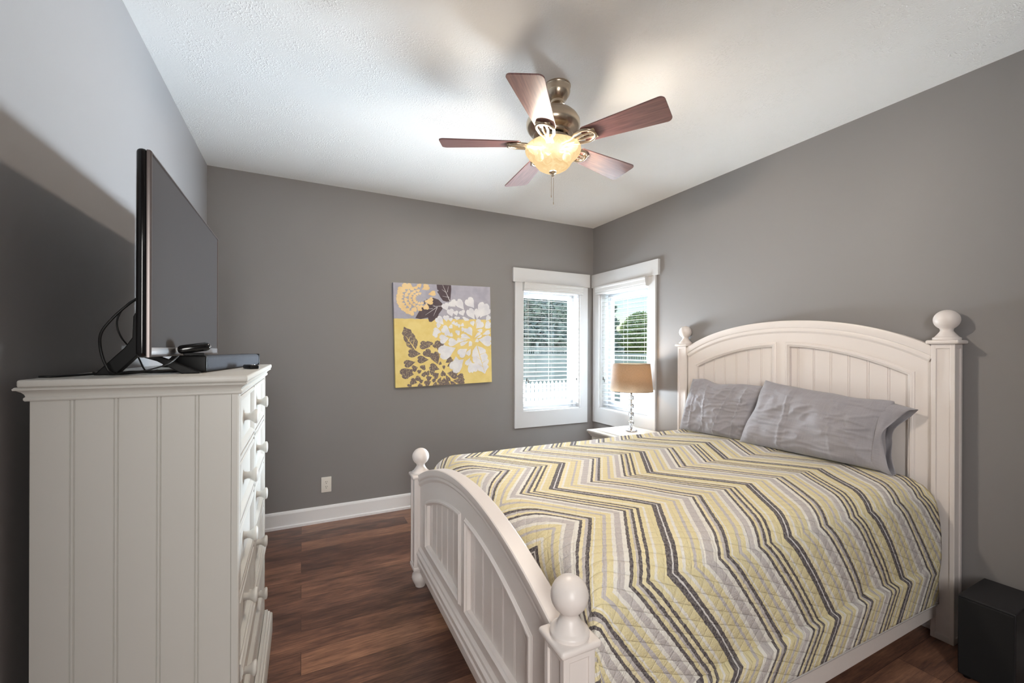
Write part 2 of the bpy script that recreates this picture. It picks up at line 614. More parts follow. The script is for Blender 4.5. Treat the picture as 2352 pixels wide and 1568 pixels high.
    def grid(self, nx, ny, fn, uvfn=None, wrap_x=False):
        V_ = [[self.bm.verts.new(fn(i, j)) for j in range(ny)] for i in range(nx)]
        if uvfn and self.uv is None:
            self.uv = self.bm.loops.layers.uv.new('UVMap')
        rng = range(nx) if wrap_x else range(nx - 1)
        for i in rng:
            for j in range(ny - 1):
                idx = ((i, j), ((i + 1) % nx, j), ((i + 1) % nx, j + 1), (i, j + 1))
                f = self.bm.faces.new([V_[a][b] for a, b in idx])
                if uvfn:
                    for lp, (a, b) in zip(f.loops, idx):
                        if wrap_x and i == nx - 1 and a == 0:
                            a = nx
                        lp[self.uv].uv = uvfn(a, b)
        return V_

    def build(self, name, material, parent=None, smooth=None, bevel=0.0, mods=None):
        bmesh.ops.recalc_face_normals(self.bm, faces=self.bm.faces)
        me = bpy.data.meshes.new(name)
        self.bm.to_mesh(me)
        self.bm.free()
        me.materials.append(material)
        o = bpy.data.objects.new(name, me)
        COL.objects.link(o)
        if smooth is not None:
            for p in me.polygons:
                p.use_smooth = True
            if smooth < 179:
                me.set_sharp_from_angle(angle=R(smooth))
        if bevel > 0:
            bv = o.modifiers.new('edge', 'BEVEL')
            bv.width = bevel
            bv.segments = 2
            bv.limit_method = 'ANGLE'
            bv.angle_limit = R(40)
        if parent is not None:
            o.parent = parent
        return o


def tag(o, label=None, cat=None, group=None, kind=None):
    for k, v in (('label', label), ('category', cat), ('group', group), ('kind', kind)):
        if v:
            o[k] = v
    return o


def thing(name, label, cat, loc=(0, 0, 0), rz=0, group=None):
    o = bpy.data.objects.new(name, None)
    o.empty_display_size = 0.1
    COL.objects.link(o)
    o.location = loc
    o.rotation_euler = (0, 0, rz)
    return tag(o, label, cat, group)


def copy_tree(o, parent=None):
    c = o.copy()
    COL.objects.link(c)
    if parent is not None:
        c.parent = parent
    for ch in [q for q in bpy.data.objects if q.parent == o]:
        copy_tree(ch, c)
    return c


def struct(name, mb, m, **kw):
    return tag(mb.build(name, m, **kw), kind='structure')


def catmull(pts, n=8):
    pts = [Vector(p) for p in pts]
    out = []
    q = [pts[0]] + pts + [pts[-1]]
    for i in range(1, len(q) - 2):
        p0, p1, p2, p3 = q[i - 1], q[i], q[i + 1], q[i + 2]
        for k in range(n):
            s = k / n
            out.append(0.5 * ((2 * p1) + (-p0 + p2) * s + (2 * p0 - 5 * p1 + 4 * p2 - p3) * s * s + (-p0 + 3 * p1 - 3 * p2 + p3) * s ** 3))
    out.append(pts[-1])
    return out


# ------------------------------------------------------------------ room shell
def pbox(mb, plane, u0, u1, v0, v1, n0, n1, b=0.0):
    O, U, V, N = [Vector(q) for q in plane]
    rot = Matrix((U, V, N)).transposed()
    c = O + U * (u0 + u1) / 2 + V * (v0 + v1) / 2 + N * (n0 + n1) / 2
    mb.bbox(c, (abs(u1 - u0), abs(v1 - v0), abs(n1 - n0)), b, 2, rot)


FAR = ((0, YF, 0), (1, 0, 0), (0, 0, 1), (0, -1, 0))
RIGHT = ((XR, 0, 0), (0, -1, 0), (0, 0, 1), (-1, 0, 0))
LEFT = ((XL, 0, 0), (0, 1, 0), (0, 0, 1), (1, 0, 0))
BACK = ((0, YB, 0), (-1, 0, 0), (0, 0, 1), (0, 1, 0))
WT = 0.16
HY = -2.3                                   # end of the added hallway that holds the fill lamp


def wall_with_hole(name, plane, u0, u1, h0, h1, v0, v1):
    mb = MB()
    pbox(mb, plane, u0, h0, 0, HC, -WT, 0)
    pbox(mb, plane, h1, u1, 0, HC, -WT, 0)
    pbox(mb, plane, h0, h1, v1, HC, -WT, 0)
    if v0 > 0:
        pbox(mb, plane, h0, h1, 0, v0, -WT, 0)
    return struct(name, mb, M['wall'])


W1 = (1.985, 2.685)
W2 = (-3.623, -2.905)
WZ = (0.78, 2.012)
wall_with_hole('wall_far', FAR, XL - WT, XR + WT, W1[0], W1[1], WZ[0], WZ[1])
wall_with_hole('wall_right', RIGHT, -YF, 2.3, W2[0], W2[1], WZ[0], WZ[1])
wall_with_hole('wall_back', BACK, -XR, -XL, -1.35, 0.35, 0, 2.1)
mb = MB()
pbox(mb, LEFT, HY, YF, 0, HC, -WT, 0)
struct('wall_left', mb, M['wall'])
mb = MB()
mb.box(XL - WT, XR + WT, HY - WT, HY, 0, HC)
struct('wall_hallway', mb, M['wall'])  # closes the hallway added behind the camera for the fill lamp
mb = MB()
mb.box(XL - WT, XR + WT, HY - WT, YF + WT, -0.12, 0)
struct('floor', mb, M['floor'])
mb = MB()
mb.box(XL - WT, XR + WT, HY - WT, YF + WT, HC, HC + 0.1)
struct('ceiling', mb, M['ceiling'])

# baseboards: flat board, eased top, quarter-round shoe
BPROF = [(0.0, 0.0), (0.0, 0.024), (0.018, 0.024), (0.024, 0.014), (0.112, 0.014), (0.125, 0.010), (0.131, 0.004), (0.131, 0.0)]
BPROF = [(-b if False else b, h) for b, h in BPROF]


def baseboard(name, plane, u0, u1):
    mb = MB()
    mb.sweep([(u0, 0), (u1, 0)], BPROF, plane)
    return struct(name, mb, M['base'])


baseboard('baseboard_far', FAR, XL, XR)
baseboard('baseboard_right', RIGHT, -YF, -YB)
baseboard('baseboard_left', LEFT, YB, YF)
# door casing round the opening added behind the camera for the fill lamp
mb = MB()
pbox(mb, BACK, -1.44, -1.35, 0, 2.10, 0, 0.018, 0.002)
pbox(mb, BACK, 0.35, 0.44, 0, 2.10, 0, 0.018, 0.002)
pbox(mb, BACK, -1.47, 0.47, 2.10, 2.24, 0, 0.022, 0.002)
struct('door_1', mb, M['trim'])


def window(name, plane, u0, u1, head, cas):
    """jamb lining with casing, head trim, sash and pane"""
    v0, v1 = WZ
    t = 0.013
    mb = MB()
    pbox(mb, plane, u0, u0 + t, v0, v1, -WT, 0.0)
    pbox(mb, plane, u1 - t, u1, v0, v1, -WT, 0.0)
    pbox(mb, plane, u0 + t, u1 - t, v0, v0 + t, -WT, 0.0)
    pbox(mb, plane, u0 + t, u1 - t, v1 - t, v1, -WT, 0.0)
    w = struct(name, mb, M['trim'])
    mb = MB()
    c0, c1, cz = cas
    pbox(mb, plane, c0, u0 + 0.004, v0 + 0.003, 2.08, 0, 0.019, 0.002)
    pbox(mb, plane, u1 - 0.004, c1, v0 + 0.003, 2.08, 0, 0.019, 0.002)
    pbox(mb, plane, c0, c1, cz, v0 + 0.003, 0, 0.019, 0.002)
    pbox(mb, plane, u0 + 0.004, u1 - 0.004, v1 - 0.004, 2.08, 0, 0.019, 0.002)
    mb.build('casing', M['trim'], w)
    mb = MB()
    pbox(mb, plane, head[0], head[1], 2.08, 2.221, 0, 0.027, 0.002)
    mb.build('head_trim', M['trim'], w)
    mb = MB()
    a0, a1, b0, b1 = u0 + t, u1 - t, v0 + t, v1 - t
    s = 0.048
    for n0, n1, k in ((-0.150, -0.105, 0.0), (-0.140, -0.118, s - 0.010)):
        e = 0.016 if k else s
        pbox(mb, plane, a0 + k, a0 + k + e, b0 + k, b1 - k, n0, n1, 0.002)
        pbox(mb, plane, a1 - k - e, a1 - k, b0 + k, b1 - k, n0, n1, 0.002)
        pbox(mb, plane, a0 + k + e, a1 - k - e, b0 + k, b0 + k + e, n0, n1, 0.002)
        pbox(mb, plane, a0 + k + e, a1 - k - e, b1 - k - e, b1 - k, n0, n1, 0.002)
    sash = mb.build('sash', M['vinyl'], w)
    mb = MB()
    pbox(mb, plane, a0 + s - 0.01, a1 - s + 0.01, b0 + s - 0.01, b1 - s + 0.01, -0.132, -0.128)
    mb.build('pane', M['glass'], sash)
    return w


window('window_1', FAR, W1[0], W1[1], (1.868, 2.801), (1.892, 2.777, 0.620))
window('window_2', RIGHT, W2[0], W2[1], (-3.738, -2.773), (-3.721, -2.812, 0.628))


def blind(label, plane, u0, u1, tilt, low):
    v0, v1 = WZ
    O, U, V, N = [Vector(q) for q in plane]
    root = thing('window_blind', label, 'window blind', O + U * (u0 + u1) / 2 + V * low)
    inv = Matrix.Translation(-(O + U * (u0 + u1) / 2 + V * low))

    def part(mb, name, m, parent=root, **kw):
        mb.bm.transform(inv)
        return mb.build(name, m, parent, **kw)
    # moulded valance in front of the opening
    mb = MB()
    prof = [(0, 0), (0, 0.050), (0.010, 0.054), (0.018, 0.052), (0.024, 0.056), (0.058, 0.060), (0.066, 0.064), (0.080, 0.064), (0.084, 0.058), (0.084, 0)]
    mb.sweep([(u0 - 0.010, 1.996), (u1 + 0.008, 1.996)], prof, plane)
    part(mb, 'valance', M['blind'])
    mb = MB()
    z = low + 0.055
    while z < v1 - 0.03:
        c, s = math.cos(tilt), math.sin(tilt)
        w = 0.0235
        P = [(-w * c, -w * s), (-w * 0.4 * c, -w * 0.4 * s + 0.0016), (w * 0.4 * c, w * 0.4 * s + 0.0016), (w * c, w * s)]
        top = [(n - 0.040, z + h + 0.0014) for n, h in P]
        bot = [(n - 0.040, z + h - 0.0014) for n, h in reversed(P)]
        ring = top + bot
        A = [mb.bm.verts.new(O + U * (u0 + 0.018) + N * n + V * h) for n, h in ring]
        B = [mb.bm.verts.new(O + U * (u1 - 0.018) + N * n + V * h) for n, h in ring]
        mb.bm.faces.new(A)
        mb.bm.faces.new(B)
        for i in range(len(A)):
            j = (i + 1) % len(A)
            mb.bm.faces.new((A[i], A[j], B[j], B[i]))
        z += 0.0435
    part(mb, 'slats', M['blind'])
    mb = MB()
    pbox(mb, plane, u0 + 0.016, u1 - 0.016, low, low + 0.022, -0.066, -0.014, 0.004)
    part(mb, 'bottom_rail', M['blind'])
    for f in (0.10, 0.5, 0.90):
        mb = MB()
        uu = u0 + (u1 - u0) * f
        for n in (-0.066, -0.014):
            a = O + U * uu + N * n
            mb.tube([a + V * (low + 0.01), a + V * 2.0], 0.0009, 5)
        part(mb, 'ladder_cord', M['cord'])
    for uu, zz in ((u0 + 0.055, 1.085), (u0 + 0.075, 1.065), (u1 - 0.035, 1.075)):
        a = O + U * uu + N * (-0.006)
        mb = MB()
        mb.tube([a + V * 2.0, a + V * (zz + 0.03)], 0.0009, 5)
        c = part(mb, 'pull_cord', M['cord'])
        mb = MB()
        mb.lathe([(0.003, 0.034), (0.006, 0.028), (0.008, 0.004), (0.006, 0)], 10, a + V * zz)
        part(mb, 'tassel', M['tassel'], c, smooth=40)
    return root


blind('white slatted blind in the window on the far wall, beside the painting', FAR, W1[0], W1[1], R(-7), 0.772)
blind('white slatted blind in the window behind the table lamp', RIGHT, W2[0], W2[1], R(-7), 0.772)
for plane, (u0, u1) in ((FAR, W1), (RIGHT, W2)):
    O, U, V, N = [Vector(q) for q in plane]
    p_ = bpy.data.lights.new('window_portal', 'AREA')
    p_.shape = 'RECTANGLE'
    p_.size = u1 - u0
    p_.size_y = WZ[1] - WZ[0]
    p_.cycles.is_portal = True
    po = bpy.data.objects.new('window_portal', p_)
    COL.objects.link(po)
    po.location = O + U * (u0 + u1) / 2 + V * (WZ[0] + WZ[1]) / 2 - N * 0.165
    po.rotation_euler = N.to_track_quat('-Z', 'Y').to_euler()

# ------------------------------------------------------------------ outdoors
mb = MB()
mb.box(-14, 24, 3.92, 30, -0.5, -0.40)
mb.box(3.04, 24, -8, 3.92, -0.5, -0.40)
struct('ground', mb, M['lawn'])
mb = MB()
mb.box(0.2, 3.03, 3.91, 5.4, -0.40, -0.36)
mb.box(3.03, 4.6, 2.2, 5.4, -0.40, -0.36)
struct('path', mb, M['concrete'])


def picket_fence(label, a, b, top, ball=False, gap=0.028, wid=0.05, group=None):
    a, b = Vector((*a, -0.40)), Vector((*b, -0.40))
    d = (b - a)
    L = d.length
    U = d.normalized()
    N = Vector((0, 0, 1)).cross(U)
    root = thing('picket_fence' if not ball else 'privacy_fence', label, 'fence', a, 0, group)
    pl = ((0, 0, 0), U, (0, 0, 1), N)
    H = top + 0.40
    mb = MB()
    if ball:
        pbox(mb, pl, 0, L, 0.06, H - 0.22, -0.012, 0.012)
        x = 0.0
        while x < L:
            pbox(mb, pl, x, x + 0.025, H - 0.22, H - 0.05, -0.008, 0.008)
            x += 0.075
    else:
        x = 0.02
        while x < L:
            w = wid
            mb.prism([(x, 0.05), (x + w, 0.05), (x + w, H - 0.05), (x + w * 0.72, H - 0.012), (x + w / 2, H), (x + w * 0.28, H - 0.012), (x, H - 0.05)], pl, 0.0, 0.02)
            x += w + gap
    mb.build('pickets' if not ball else 'boards', M['fence_white'], root)
    mb = MB()
    for z in ((0.25, H - 0.25) if not ball else (0.06, H - 0.24, H - 0.05)):
        pbox(mb, pl, 0, L, z, z + 0.07, -0.035, 0.0)
    mb.build('rails', M['fence_white'], root)
    n = max(1, round(L / 2.2))
    for i in range(n + 1):
        mb = MB()
        p = U * (L * i / n) - N * 0.05
        mb.bbox(p + Vector((0, 0, (H + 0.04) / 2)), (0.11, 0.11, H + 0.04), 0.004)
        mb.bbox(p + Vector((0, 0, H + 0.05)), (0.14, 0.14, 0.03), 0.006)
        mb.lathe([(0, H + 0.20), (0.04, H + 0.18), (0.05, H + 0.14), (0.035, H + 0.09), (0.03, H + 0.06)], 12, p, cap=False)
        mb.build('post', M['fence_white'], root)
    return root


picket_fence('low white picket fence seen through the far window', (0.5, 6.1), (5.02, 6.1), 0.88)
picket_fence('low white picket fence seen through the window behind the lamp', (5.32, 5.95), (5.32, 1.0), 0.72)
picket_fence('tall white board fence across the yard behind the low pickets', (-3.0, 11.5), (9.0, 11.5), 1.47, True)
picket_fence('tall white board fence seen through the window above the lamp shade', (9.3, 11.3), (9.3, 2.0), 1.30, True)


def tree(name, label, x, y, h, r, m, n, trunk=0.12, low=0.12, seed=1, conifer=True, leaf=0.16):
    rnd = random.Random(seed)
    root = thing(name, label, 'tree', (x, y, -0.4))
    mb = MB()
    mb.tube([(0, 0, 0), (0.03, 0.02, h * 0.5), (0, 0, h * 0.93)], [trunk, trunk * 0.7, 0.02], 8)
    mb.build('trunk', M['bark'], root, smooth=60)
    mb = MB()
    for i in range(n):
        f = rnd.random()
        z = h * (low + (1 - low) * f)
        if conifer:
            rad = r * (1 - f) ** 0.75 * (0.82 + 0.18 * math.sin(f * 60)) + 0.05
        else:
            rad = r * math.sqrt(max(0.02, 1 - (2 * f - 1) ** 2))
        a = rnd.random() * 2 * PI
        rr = rad * (0.35 + 0.65 * rnd.random() ** 0.5)
        c = Vector((math.cos(a) * rr, math.sin(a) * rr, z - (0.25 * rr if conifer else 0)))
        s = leaf * (0.6 + 0.8 * rnd.random())
        ax = Vector((rnd.uniform(-1, 1), rnd.uniform(-1, 1), rnd.uniform(-1, 1))).normalized()
        bx = ax.cross(Vector((rnd.uniform(-1, 1), rnd.uniform(-1, 1), rnd.uniform(-1, 1)))).normalized()
        v = [mb.bm.verts.new(c + q) for q in (-ax * s, bx * s * 0.45, ax * s, -bx * s * 0.45)]
        mb.bm.faces.new(v)
    mb.build('crown', m, root)
    return root


tree('spruce_tree', 'dense dark green tree filling the view of the far window', 7.9, 13.4, 10.0, 1.78, M['leaf_dark'], 26000, seed=2, low=0.04, leaf=0.13)
tree('spruce_tree', 'dark green tree at the left edge of the far window view', 4.9, 14.0, 9.0, 1.15, M['leaf_dark'], 12000, seed=3, low=0.04, leaf=0.12)
tree('spruce_tree', 'tall dark green tree behind the window with the lamp, sky to its right', 10.95, 13.7, 5.4, 1.15, M['leaf_dark'], 14000, seed=4, low=0.05, leaf=0.10)
tree('leafy_tree', 'sunlit light green tree at the right of the window above the lamp', 12.9, 13.6, 3.4, 0.98, M['leaf_bright'], 9000, seed=5, conifer=False, low=0.2, leaf=0.10)


# ------------------------------------------------------------------ bed
BX0 = 0.0            # local frame: x from footboard face to headboard, y across, origin at the floor under the footboard centre
bed = thing('bed', 'cream painted panel bed with arched headboard, footboard and ball finials', 'bed', (0.6275, 1.6935, 0), R(-0.45))
YP = 0.787           # half distance between post axes
HX = 2.193           # headboard post axis
FIN = [(0.050, 0.0), (0.0515, 0.006), (0.050, 0.012), (0.044, 0.015), (0.041, 0.019), (0.034, 0.028), (0.026, 0.040), (0.0235, 0.046), (0.024, 0.050)]
FIN += [(0.0490 * math.sin(a), 0.0985 - 0.0490 * math.cos(a)) for a in [R(d) for d in range(32, 180, 9)]] + [(0, 0.1475)]


def bed_post(name, x, y, z0, z1, size, foot):
    mb = MB()
    s = size / 2
    c = s - 0.006
    mb.box(x - c, x + c, y - c, y + c, z0, z1)
    st = 0.019
    for sx in (-1, 1):
        for sy in (-1, 1):
            mb.bb(x + sx * s, x + sx * (s - st), y + sy * s, y + sy * (s - st), z0, z1, 0.003)
    for zz in ((z0, z0 + 0.03), (z1 - 0.022, z1)):
        mb.bb(x - s + 0.0005, x + s - 0.0005, y - s + 0.0005, y + s - 0.0005, zz[0], zz[1], 0.003)
    p = mb.build(name, M['cream'], bed)
    mb = MB()
    mb.bb(x - 0.060, x + 0.060, y - 0.060, y + 0.060, z1, z1 + 0.020, 0.008, 3)
    mb.build('post_cap', M['cream'], p, smooth=40)
    mb = MB()
    mb.lathe([(r, z1 + 0.020 + z) for r, z in FIN], 40, (x, y, 0))
    mb.build('ball_finial', M['cream'], p, smooth=50)
    if foot:
        mb = MB()
        mb.bb(x - s - 0.004, x + s + 0.004, y - s - 0.004, y + s + 0.004, z0 - 0.004, z0 + 0.018, 0.005)
        mb.lathe([(0.030, z0), (0.043, z0 - 0.008), (0.043, z0 - 0.018), (0.034, z0 - 0.026), (0.047, z0 - 0.044), (0.050, z0 - 0.062), (0.044, z0 - 0.082), (0.030, 0.008), (0.028, 0.0)], 32, (x, y, 0))
        mb.build('bun_foot', M['cream'], p, smooth=45)
    return p


for sy in (1, -1):
    bed_post('foot_post', 0.0, sy * YP, 0.115, 0.648, 0.095, True)
for sy in (1, -1):
    bed_post('head_post', HX, sy * YP, 0.0, 1.435, 0.086, False)


def bead_board(mb, t0, t1, zb, zt, plane, h, pitch, g=0.0035, phase=0.0):
    ts, hs = [t0], [h]
    t = t0 + phase
    while t < t1 - 0.012:
        if t > t0 + 0.01:
            for k in (0, 0.0095):
                ts += [t + k - 0.0022, t + k, t + k + 0.0022]
                hs += [h, h - g, h]
        t += pitch
    ts.append(t1)
    hs.append(h)
    mb.strips(ts, hs, zb, zt, plane)


def arch_panel(parent, plane, t0, t1, zb, arch, h, trim_w, trim_h, pitch, seg=18, phase=0.04):
    """recessed bead board panel with moulded trim all round"""
    mb = MB()
    bead_board(mb, t0, t1, lambda t: zb, lambda t: arch(t), plane, h, pitch, phase=phase)
    # extra slices keep the arched top smooth
    pnl = mb.build('bead_panel', M['cream'], parent)
    path = [(t0, zb), (t1, zb)] + [(t1 + (t0 - t1) * i / seg, arch(t1 + (t0 - t1) * i / seg)) for i in range(seg + 1)]
    prof = [(-0.002, h - 0.003), (-0.002, trim_h * 0.55), (trim_w * 0.18, trim_h * 0.72), (trim_w * 0.30, trim_h), (trim_w * 0.55, trim_h), (trim_w * 0.68, trim_h * 0.7), (trim_w * 0.80, trim_h * 0.62), (trim_w, 0.001), (trim_w * 0.98, -0.004)]
    prof = [(-a if True else a, b) for a, b in prof]
    # offsets are measured outward from the panel edge
    mb = MB()
    mb.sweep(path, [(a, b) for a, b in prof], plane, closed=True)
    mb.build('panel_trim', M['cream'], parent, smooth=35)
    return pnl


def arch_board(mb, plane, t0, t1, zb, arch, n0, n1, seg=40):
    top = [(t1 + (t0 - t1) * i / seg, arch(t1 + (t0 - t1) * i / seg)) for i in range(seg + 1)]
    mb.prism([(t0, zb), (t1, zb)] + top, plane, n0, n1)


def frame_with_holes(mb, plane, t0, t1, zb, arch, holes, n0, n1, seg=10):
    """board n0..n1 whose openings (ta, tb, zlow, archfn) are cut right through: built from vertical slices"""
    cuts = {t0, t1}
    for ta, tb, zl, fn in holes:
        for i in range(seg + 1):
            cuts.add(ta + (tb - ta) * i / seg)
    n_ = 36
    for i in range(n_ + 1):
        cuts.add(t0 + (t1 - t0) * i / n_)
    cs = sorted(cuts)
    cs = [c for i, c in enumerate(cs) if i == 0 or c - cs[i - 1] > 1e-4]
    for a, b in zip(cs, cs[1:]):
        mid = (a + b) / 2
        h = [q for q in holes if q[0] - 1e-6 <= mid <= q[1] + 1e-6]
        if not h:
            segs = [((zb, zb), (arch(a), arch(b)))]
        else:
            ta, tb, zl, fn = h[0]
            segs = [((zb, zb), (zl, zl)), ((fn(a), fn(b)), (arch(a), arch(b)))]
        O, U, V, N = [Vector(q) for q in plane]
        for (la, lb), (ha, hb) in segs:
            for nn in (n0, n1):
                v = [mb.bm.verts.new(O + U * t + V * z + N * nn) for t, z in ((a, la), (b, lb), (b, hb), (a, ha))]
                mb.bm.faces.new(v)
            # rims
            for (z1_, z2_) in ((la, lb), (ha, hb)):
                v = [mb.bm.verts.new(O + U * t + V * z + N * nn) for t, z, nn in ((a, z1_, n0), (b, z2_, n0), (b, z2_, n1), (a, z1_, n1))]
                mb.bm.faces.new(v)
    O, U, V, N = [Vector(q) for q in plane]
    for t in [t0, t1] + [q for h in holes for q in h[:2]]:
        zlo = zb if t in (t0, t1) else [h[2] for h in holes if t in h[:2]][0]
        zhi = arch(t) if t in (t0, t1) else [h[3](t) for h in holes if t in h[:2]][0]
        v = [mb.bm.verts.new(O + U * t + V * z + N * nn) for z, nn in ((zlo, n0), (zhi, n0), (zhi, n1), (zlo, n1))]
        mb.bm.faces.new(v)
    bmesh.ops.remove_doubles(mb.bm, verts=mb.bm.verts, dist=1e-5)


# headboard: plane with U along -y so that N faces the foot of the bed (-x)
def arch_h(d):
    return 1.592 - 0.231 * d * d - 0.128 * d ** 4


def arch_hp(d):
    return 1.432 - 0.36 * d * d


HT = YP - 0.043
hp = ((HX - 0.012, 0, 0), (0, -1, 0), (0, 0, 1), (-1, 0, 0))
hb = MB()
holes = [(-0.650, -0.054, 0.66, arch_hp), (0.054, 0.650, 0.66, arch_hp)]
frame_with_holes(hb, hp, -HT, HT, 0.30, arch_h, holes, -0.028, 0.006)
headboard = hb.build('headboard', M['cream'], bed)
mb = MB()
seg = 40
HE = HT + 0.022
pth = [(HE - 2 * HE * i / seg, arch_h(HE - 2 * HE * i / seg)) for i in range(seg + 1)]
# moulded rail following the arch (offset negative = downward from the top edge)
cp = [(0.0, -0.030), (0.004, 0.012), (0.002, 0.022), (-0.004, 0.024), (-0.030, 0.024), (-0.040, 0.021), (-0.044, 0.016), (-0.052, 0.018), (-0.064, 0.017), (-0.070, 0.012), (-0.076, 0.006), (-0.076, -0.030)]
mb.sweep(pth, [(-a, b) for a, b in cp], hp)
mb.build('arched_rail', M['cream'], headboard, smooth=30)
for a, b in ((-0.650, -0.054), (0.054, 0.650)):
    arch_panel(headboard, hp, a, b, 0.66, arch_hp, -0.010, 0.030, 0.017, 0.0925)


# footboard
def arch_f(d):
    return 0.834 - 0.305 * d * d


def arch_fp(d):
    return 0.672 - 0.38 * d * d


fp = ((0.0, 0, 0), (0, -1, 0), (0, 0, 1), (-1, 0, 0))
fb = MB()
holes = [(-0.590, -0.050, 0.318, arch_fp), (0.050, 0.590, 0.318, arch_fp)]
frame_with_holes(fb, fp, -HT, HT, 0.10, arch_f, holes, -0.028, 0.012)
footboard = fb.build('footboard', M['cream'], bed)
mb = MB()
pth = [(HE - 2 * HE * i / seg, arch_f(HE - 2 * HE * i / seg)) for i in range(seg + 1)]
cp = [(0.0, -0.032), (0.003, -0.028), (0.003, 0.024), (0.0, 0.028), (-0.024, 0.028), (-0.032, 0.024), (-0.036, 0.020), (-0.048, 0.021), (-0.056, 0.016), (-0.062, 0.012), (-0.062, -0.032)]
mb.sweep(pth, [(-a, b) for a, b in cp], fp)
mb.build('arched_rail', M['cream'], footboard, smooth=30)
for a, b in ((-0.590, -0.050), (0.050, 0.590)):
    arch_panel(footboard, fp, a, b, 0.318, arch_fp, -0.004, 0.028, 0.022, 0.0925)
mb = MB()
prof = [(0.0, 0.012), (0.0, 0.030), (0.030, 0.032), (0.036, 0.026), (0.052, 0.028), (0.060, 0.034), (0.072, 0.034), (0.080, 0.024), (0.092, 0.022), (0.100, 0.014), (0.104, 0.012)]
mb.sweep([(-HT, 0.150), (HT, 0.150)], prof, fp)
mb.build('base_moulding', M['cream'], footboard, smooth=30)
for sy in (1, -1):
    mb = MB()
    mb.bb(0.03, HX - 0.02, sy * 0.765, sy * 0.738, 0.105, 0.300, 0.004)
    mb.build('side_rail', M['cream'], bed)

# mattress and box spring hidden under the quilt
mt = MB()
mt.bb(0.09, 2.13, -0.70, 0.70, 0.13, 0.40, 0.03, 3)
mt.bb(0.09, 2.13, -0.69, 0.69, 0.405, 0.700, 0.05, 3)
mo = mt.build('mattress', M['mattress'], None, smooth=50)
mo.location = bed.location
mo.rotation_euler = bed.rotation_euler
tag(mo, 'mattress on its base under the chevron quilt of the bed', 'mattress')

# ------------------------------------------------------------------ quilt
ZT = 0.757


def quilt():
    nx, ny = 150, 190
    a0, a1 = 0.46, 2.745          # arc along the bed, in room x (wraps down at the foot)
    b0, b1 = 0.44, 2.78           # arc across the bed, in room y
    ye_n, ye_f = 1.030, 2.400     # where the top starts to bend
    xe = 0.845

    def bend(s, r):
        """s = arc past the bend start; returns (outward, down)"""
        if s <= 0:
            return 0.0, 0.0
        q = r * PI / 2
        if s < q:
            th = s / r
            return r * math.sin(th), r * (1 - math.cos(th))
        return r, r + (s - q)

    def fn(i, j):
        a = a0 + (a1 - a0) * i / (nx - 1)
        b = b0 + (b1 - b0) * j / (ny - 1)
        # the hem hangs a little lower towards the headboard
        k = max(0.0, min(1.0, (a - 0.7) / 2.0))
        if b < 1.0:
            b = 1.0 - (1.0 - b) * (0.955 + 0.12 * k)
        ox, dx = bend(xe - a, 0.125)
        o_n, d_n = bend(ye_n - b, 0.105)
        o_f, d_f = bend(b - ye_f, 0.10)
        x = a if a >= xe else xe - ox
        if b < ye_n:
            y = ye_n - o_n
        elif b > ye_f:
            y = ye_f + o_f
        else:
            y = b
        dy = max(d_n, d_f)
        d = (dx ** 3 + dy ** 3) ** (1 / 3)
        z = ZT - d
        # crown of the mattress, sag and soft folds
        tb = (b - 1.7) / 0.75
        if abs(tb) < 1:
            z += 0.010 * (1 - tb * tb)
        p = Vector((a * 2.1, b * 2.1, 0.3))
        amp = 0.006
        z += amp * noise.noise(p * 1.6) * (1 if dy < 0.02 else 0.3)
        if d_n > 0.02:
            s = min(1.0, d_n / 0.35)
            y += 0.016 * s * noise.noise(Vector((a * 3.2, b * 1.2, 4.0))) + 0.007 * s * noise.noise(Vector((a * 9, b * 2.2, 9.0)))
            y -= 0.016 * math.sin(min(1, d_n / 0.45) * PI)                   # belly
            y -= 0.034 * s * max(0.0, (a - 2.35) / 0.4) ** 1.5               # kicks out by the headboard post
            y += 0.012 * s
            if z < 0.36:
                y = min(y, 0.909 - 0.004 * s)
        if d_f > 0.02:
            y += 0.012 * noise.noise(Vector((a * 3.0, b, 7.0)))
        if dx > 0.02:
            x += 0.008 * noise.noise(Vector((a, b * 4, 2.0)))
            x = max(x, 0.690)
        return Vector((x, y, z))

    def uvfn(i, j):
        return (a0 + (a1 - a0) * i / (nx - 1), b0 + (b1 - b0) * j / (ny - 1))
    mb = MB()
    mb.grid(nx, ny, fn, uvfn)
    o = mb.build('quilt', M['quilt'], None, smooth=180)
    so = o.modifiers.new('thickness', 'SOLIDIFY')
    so.thickness = 0.010
    so.offset = 1.0
    tag(o, 'quilted bedspread with yellow, grey and charcoal chevron stripes on the bed', 'quilt')
    # bound edge along the near hem and the head end
    mb = MB()
    mb.tube([fn(i, 0) + Vector((0, -0.004, 0)) for i in range(0, nx, 2)], 0.0075, 8)
    mb.build('binding', M['quilt_binding'], o, smooth=60)
    return o


quilt()

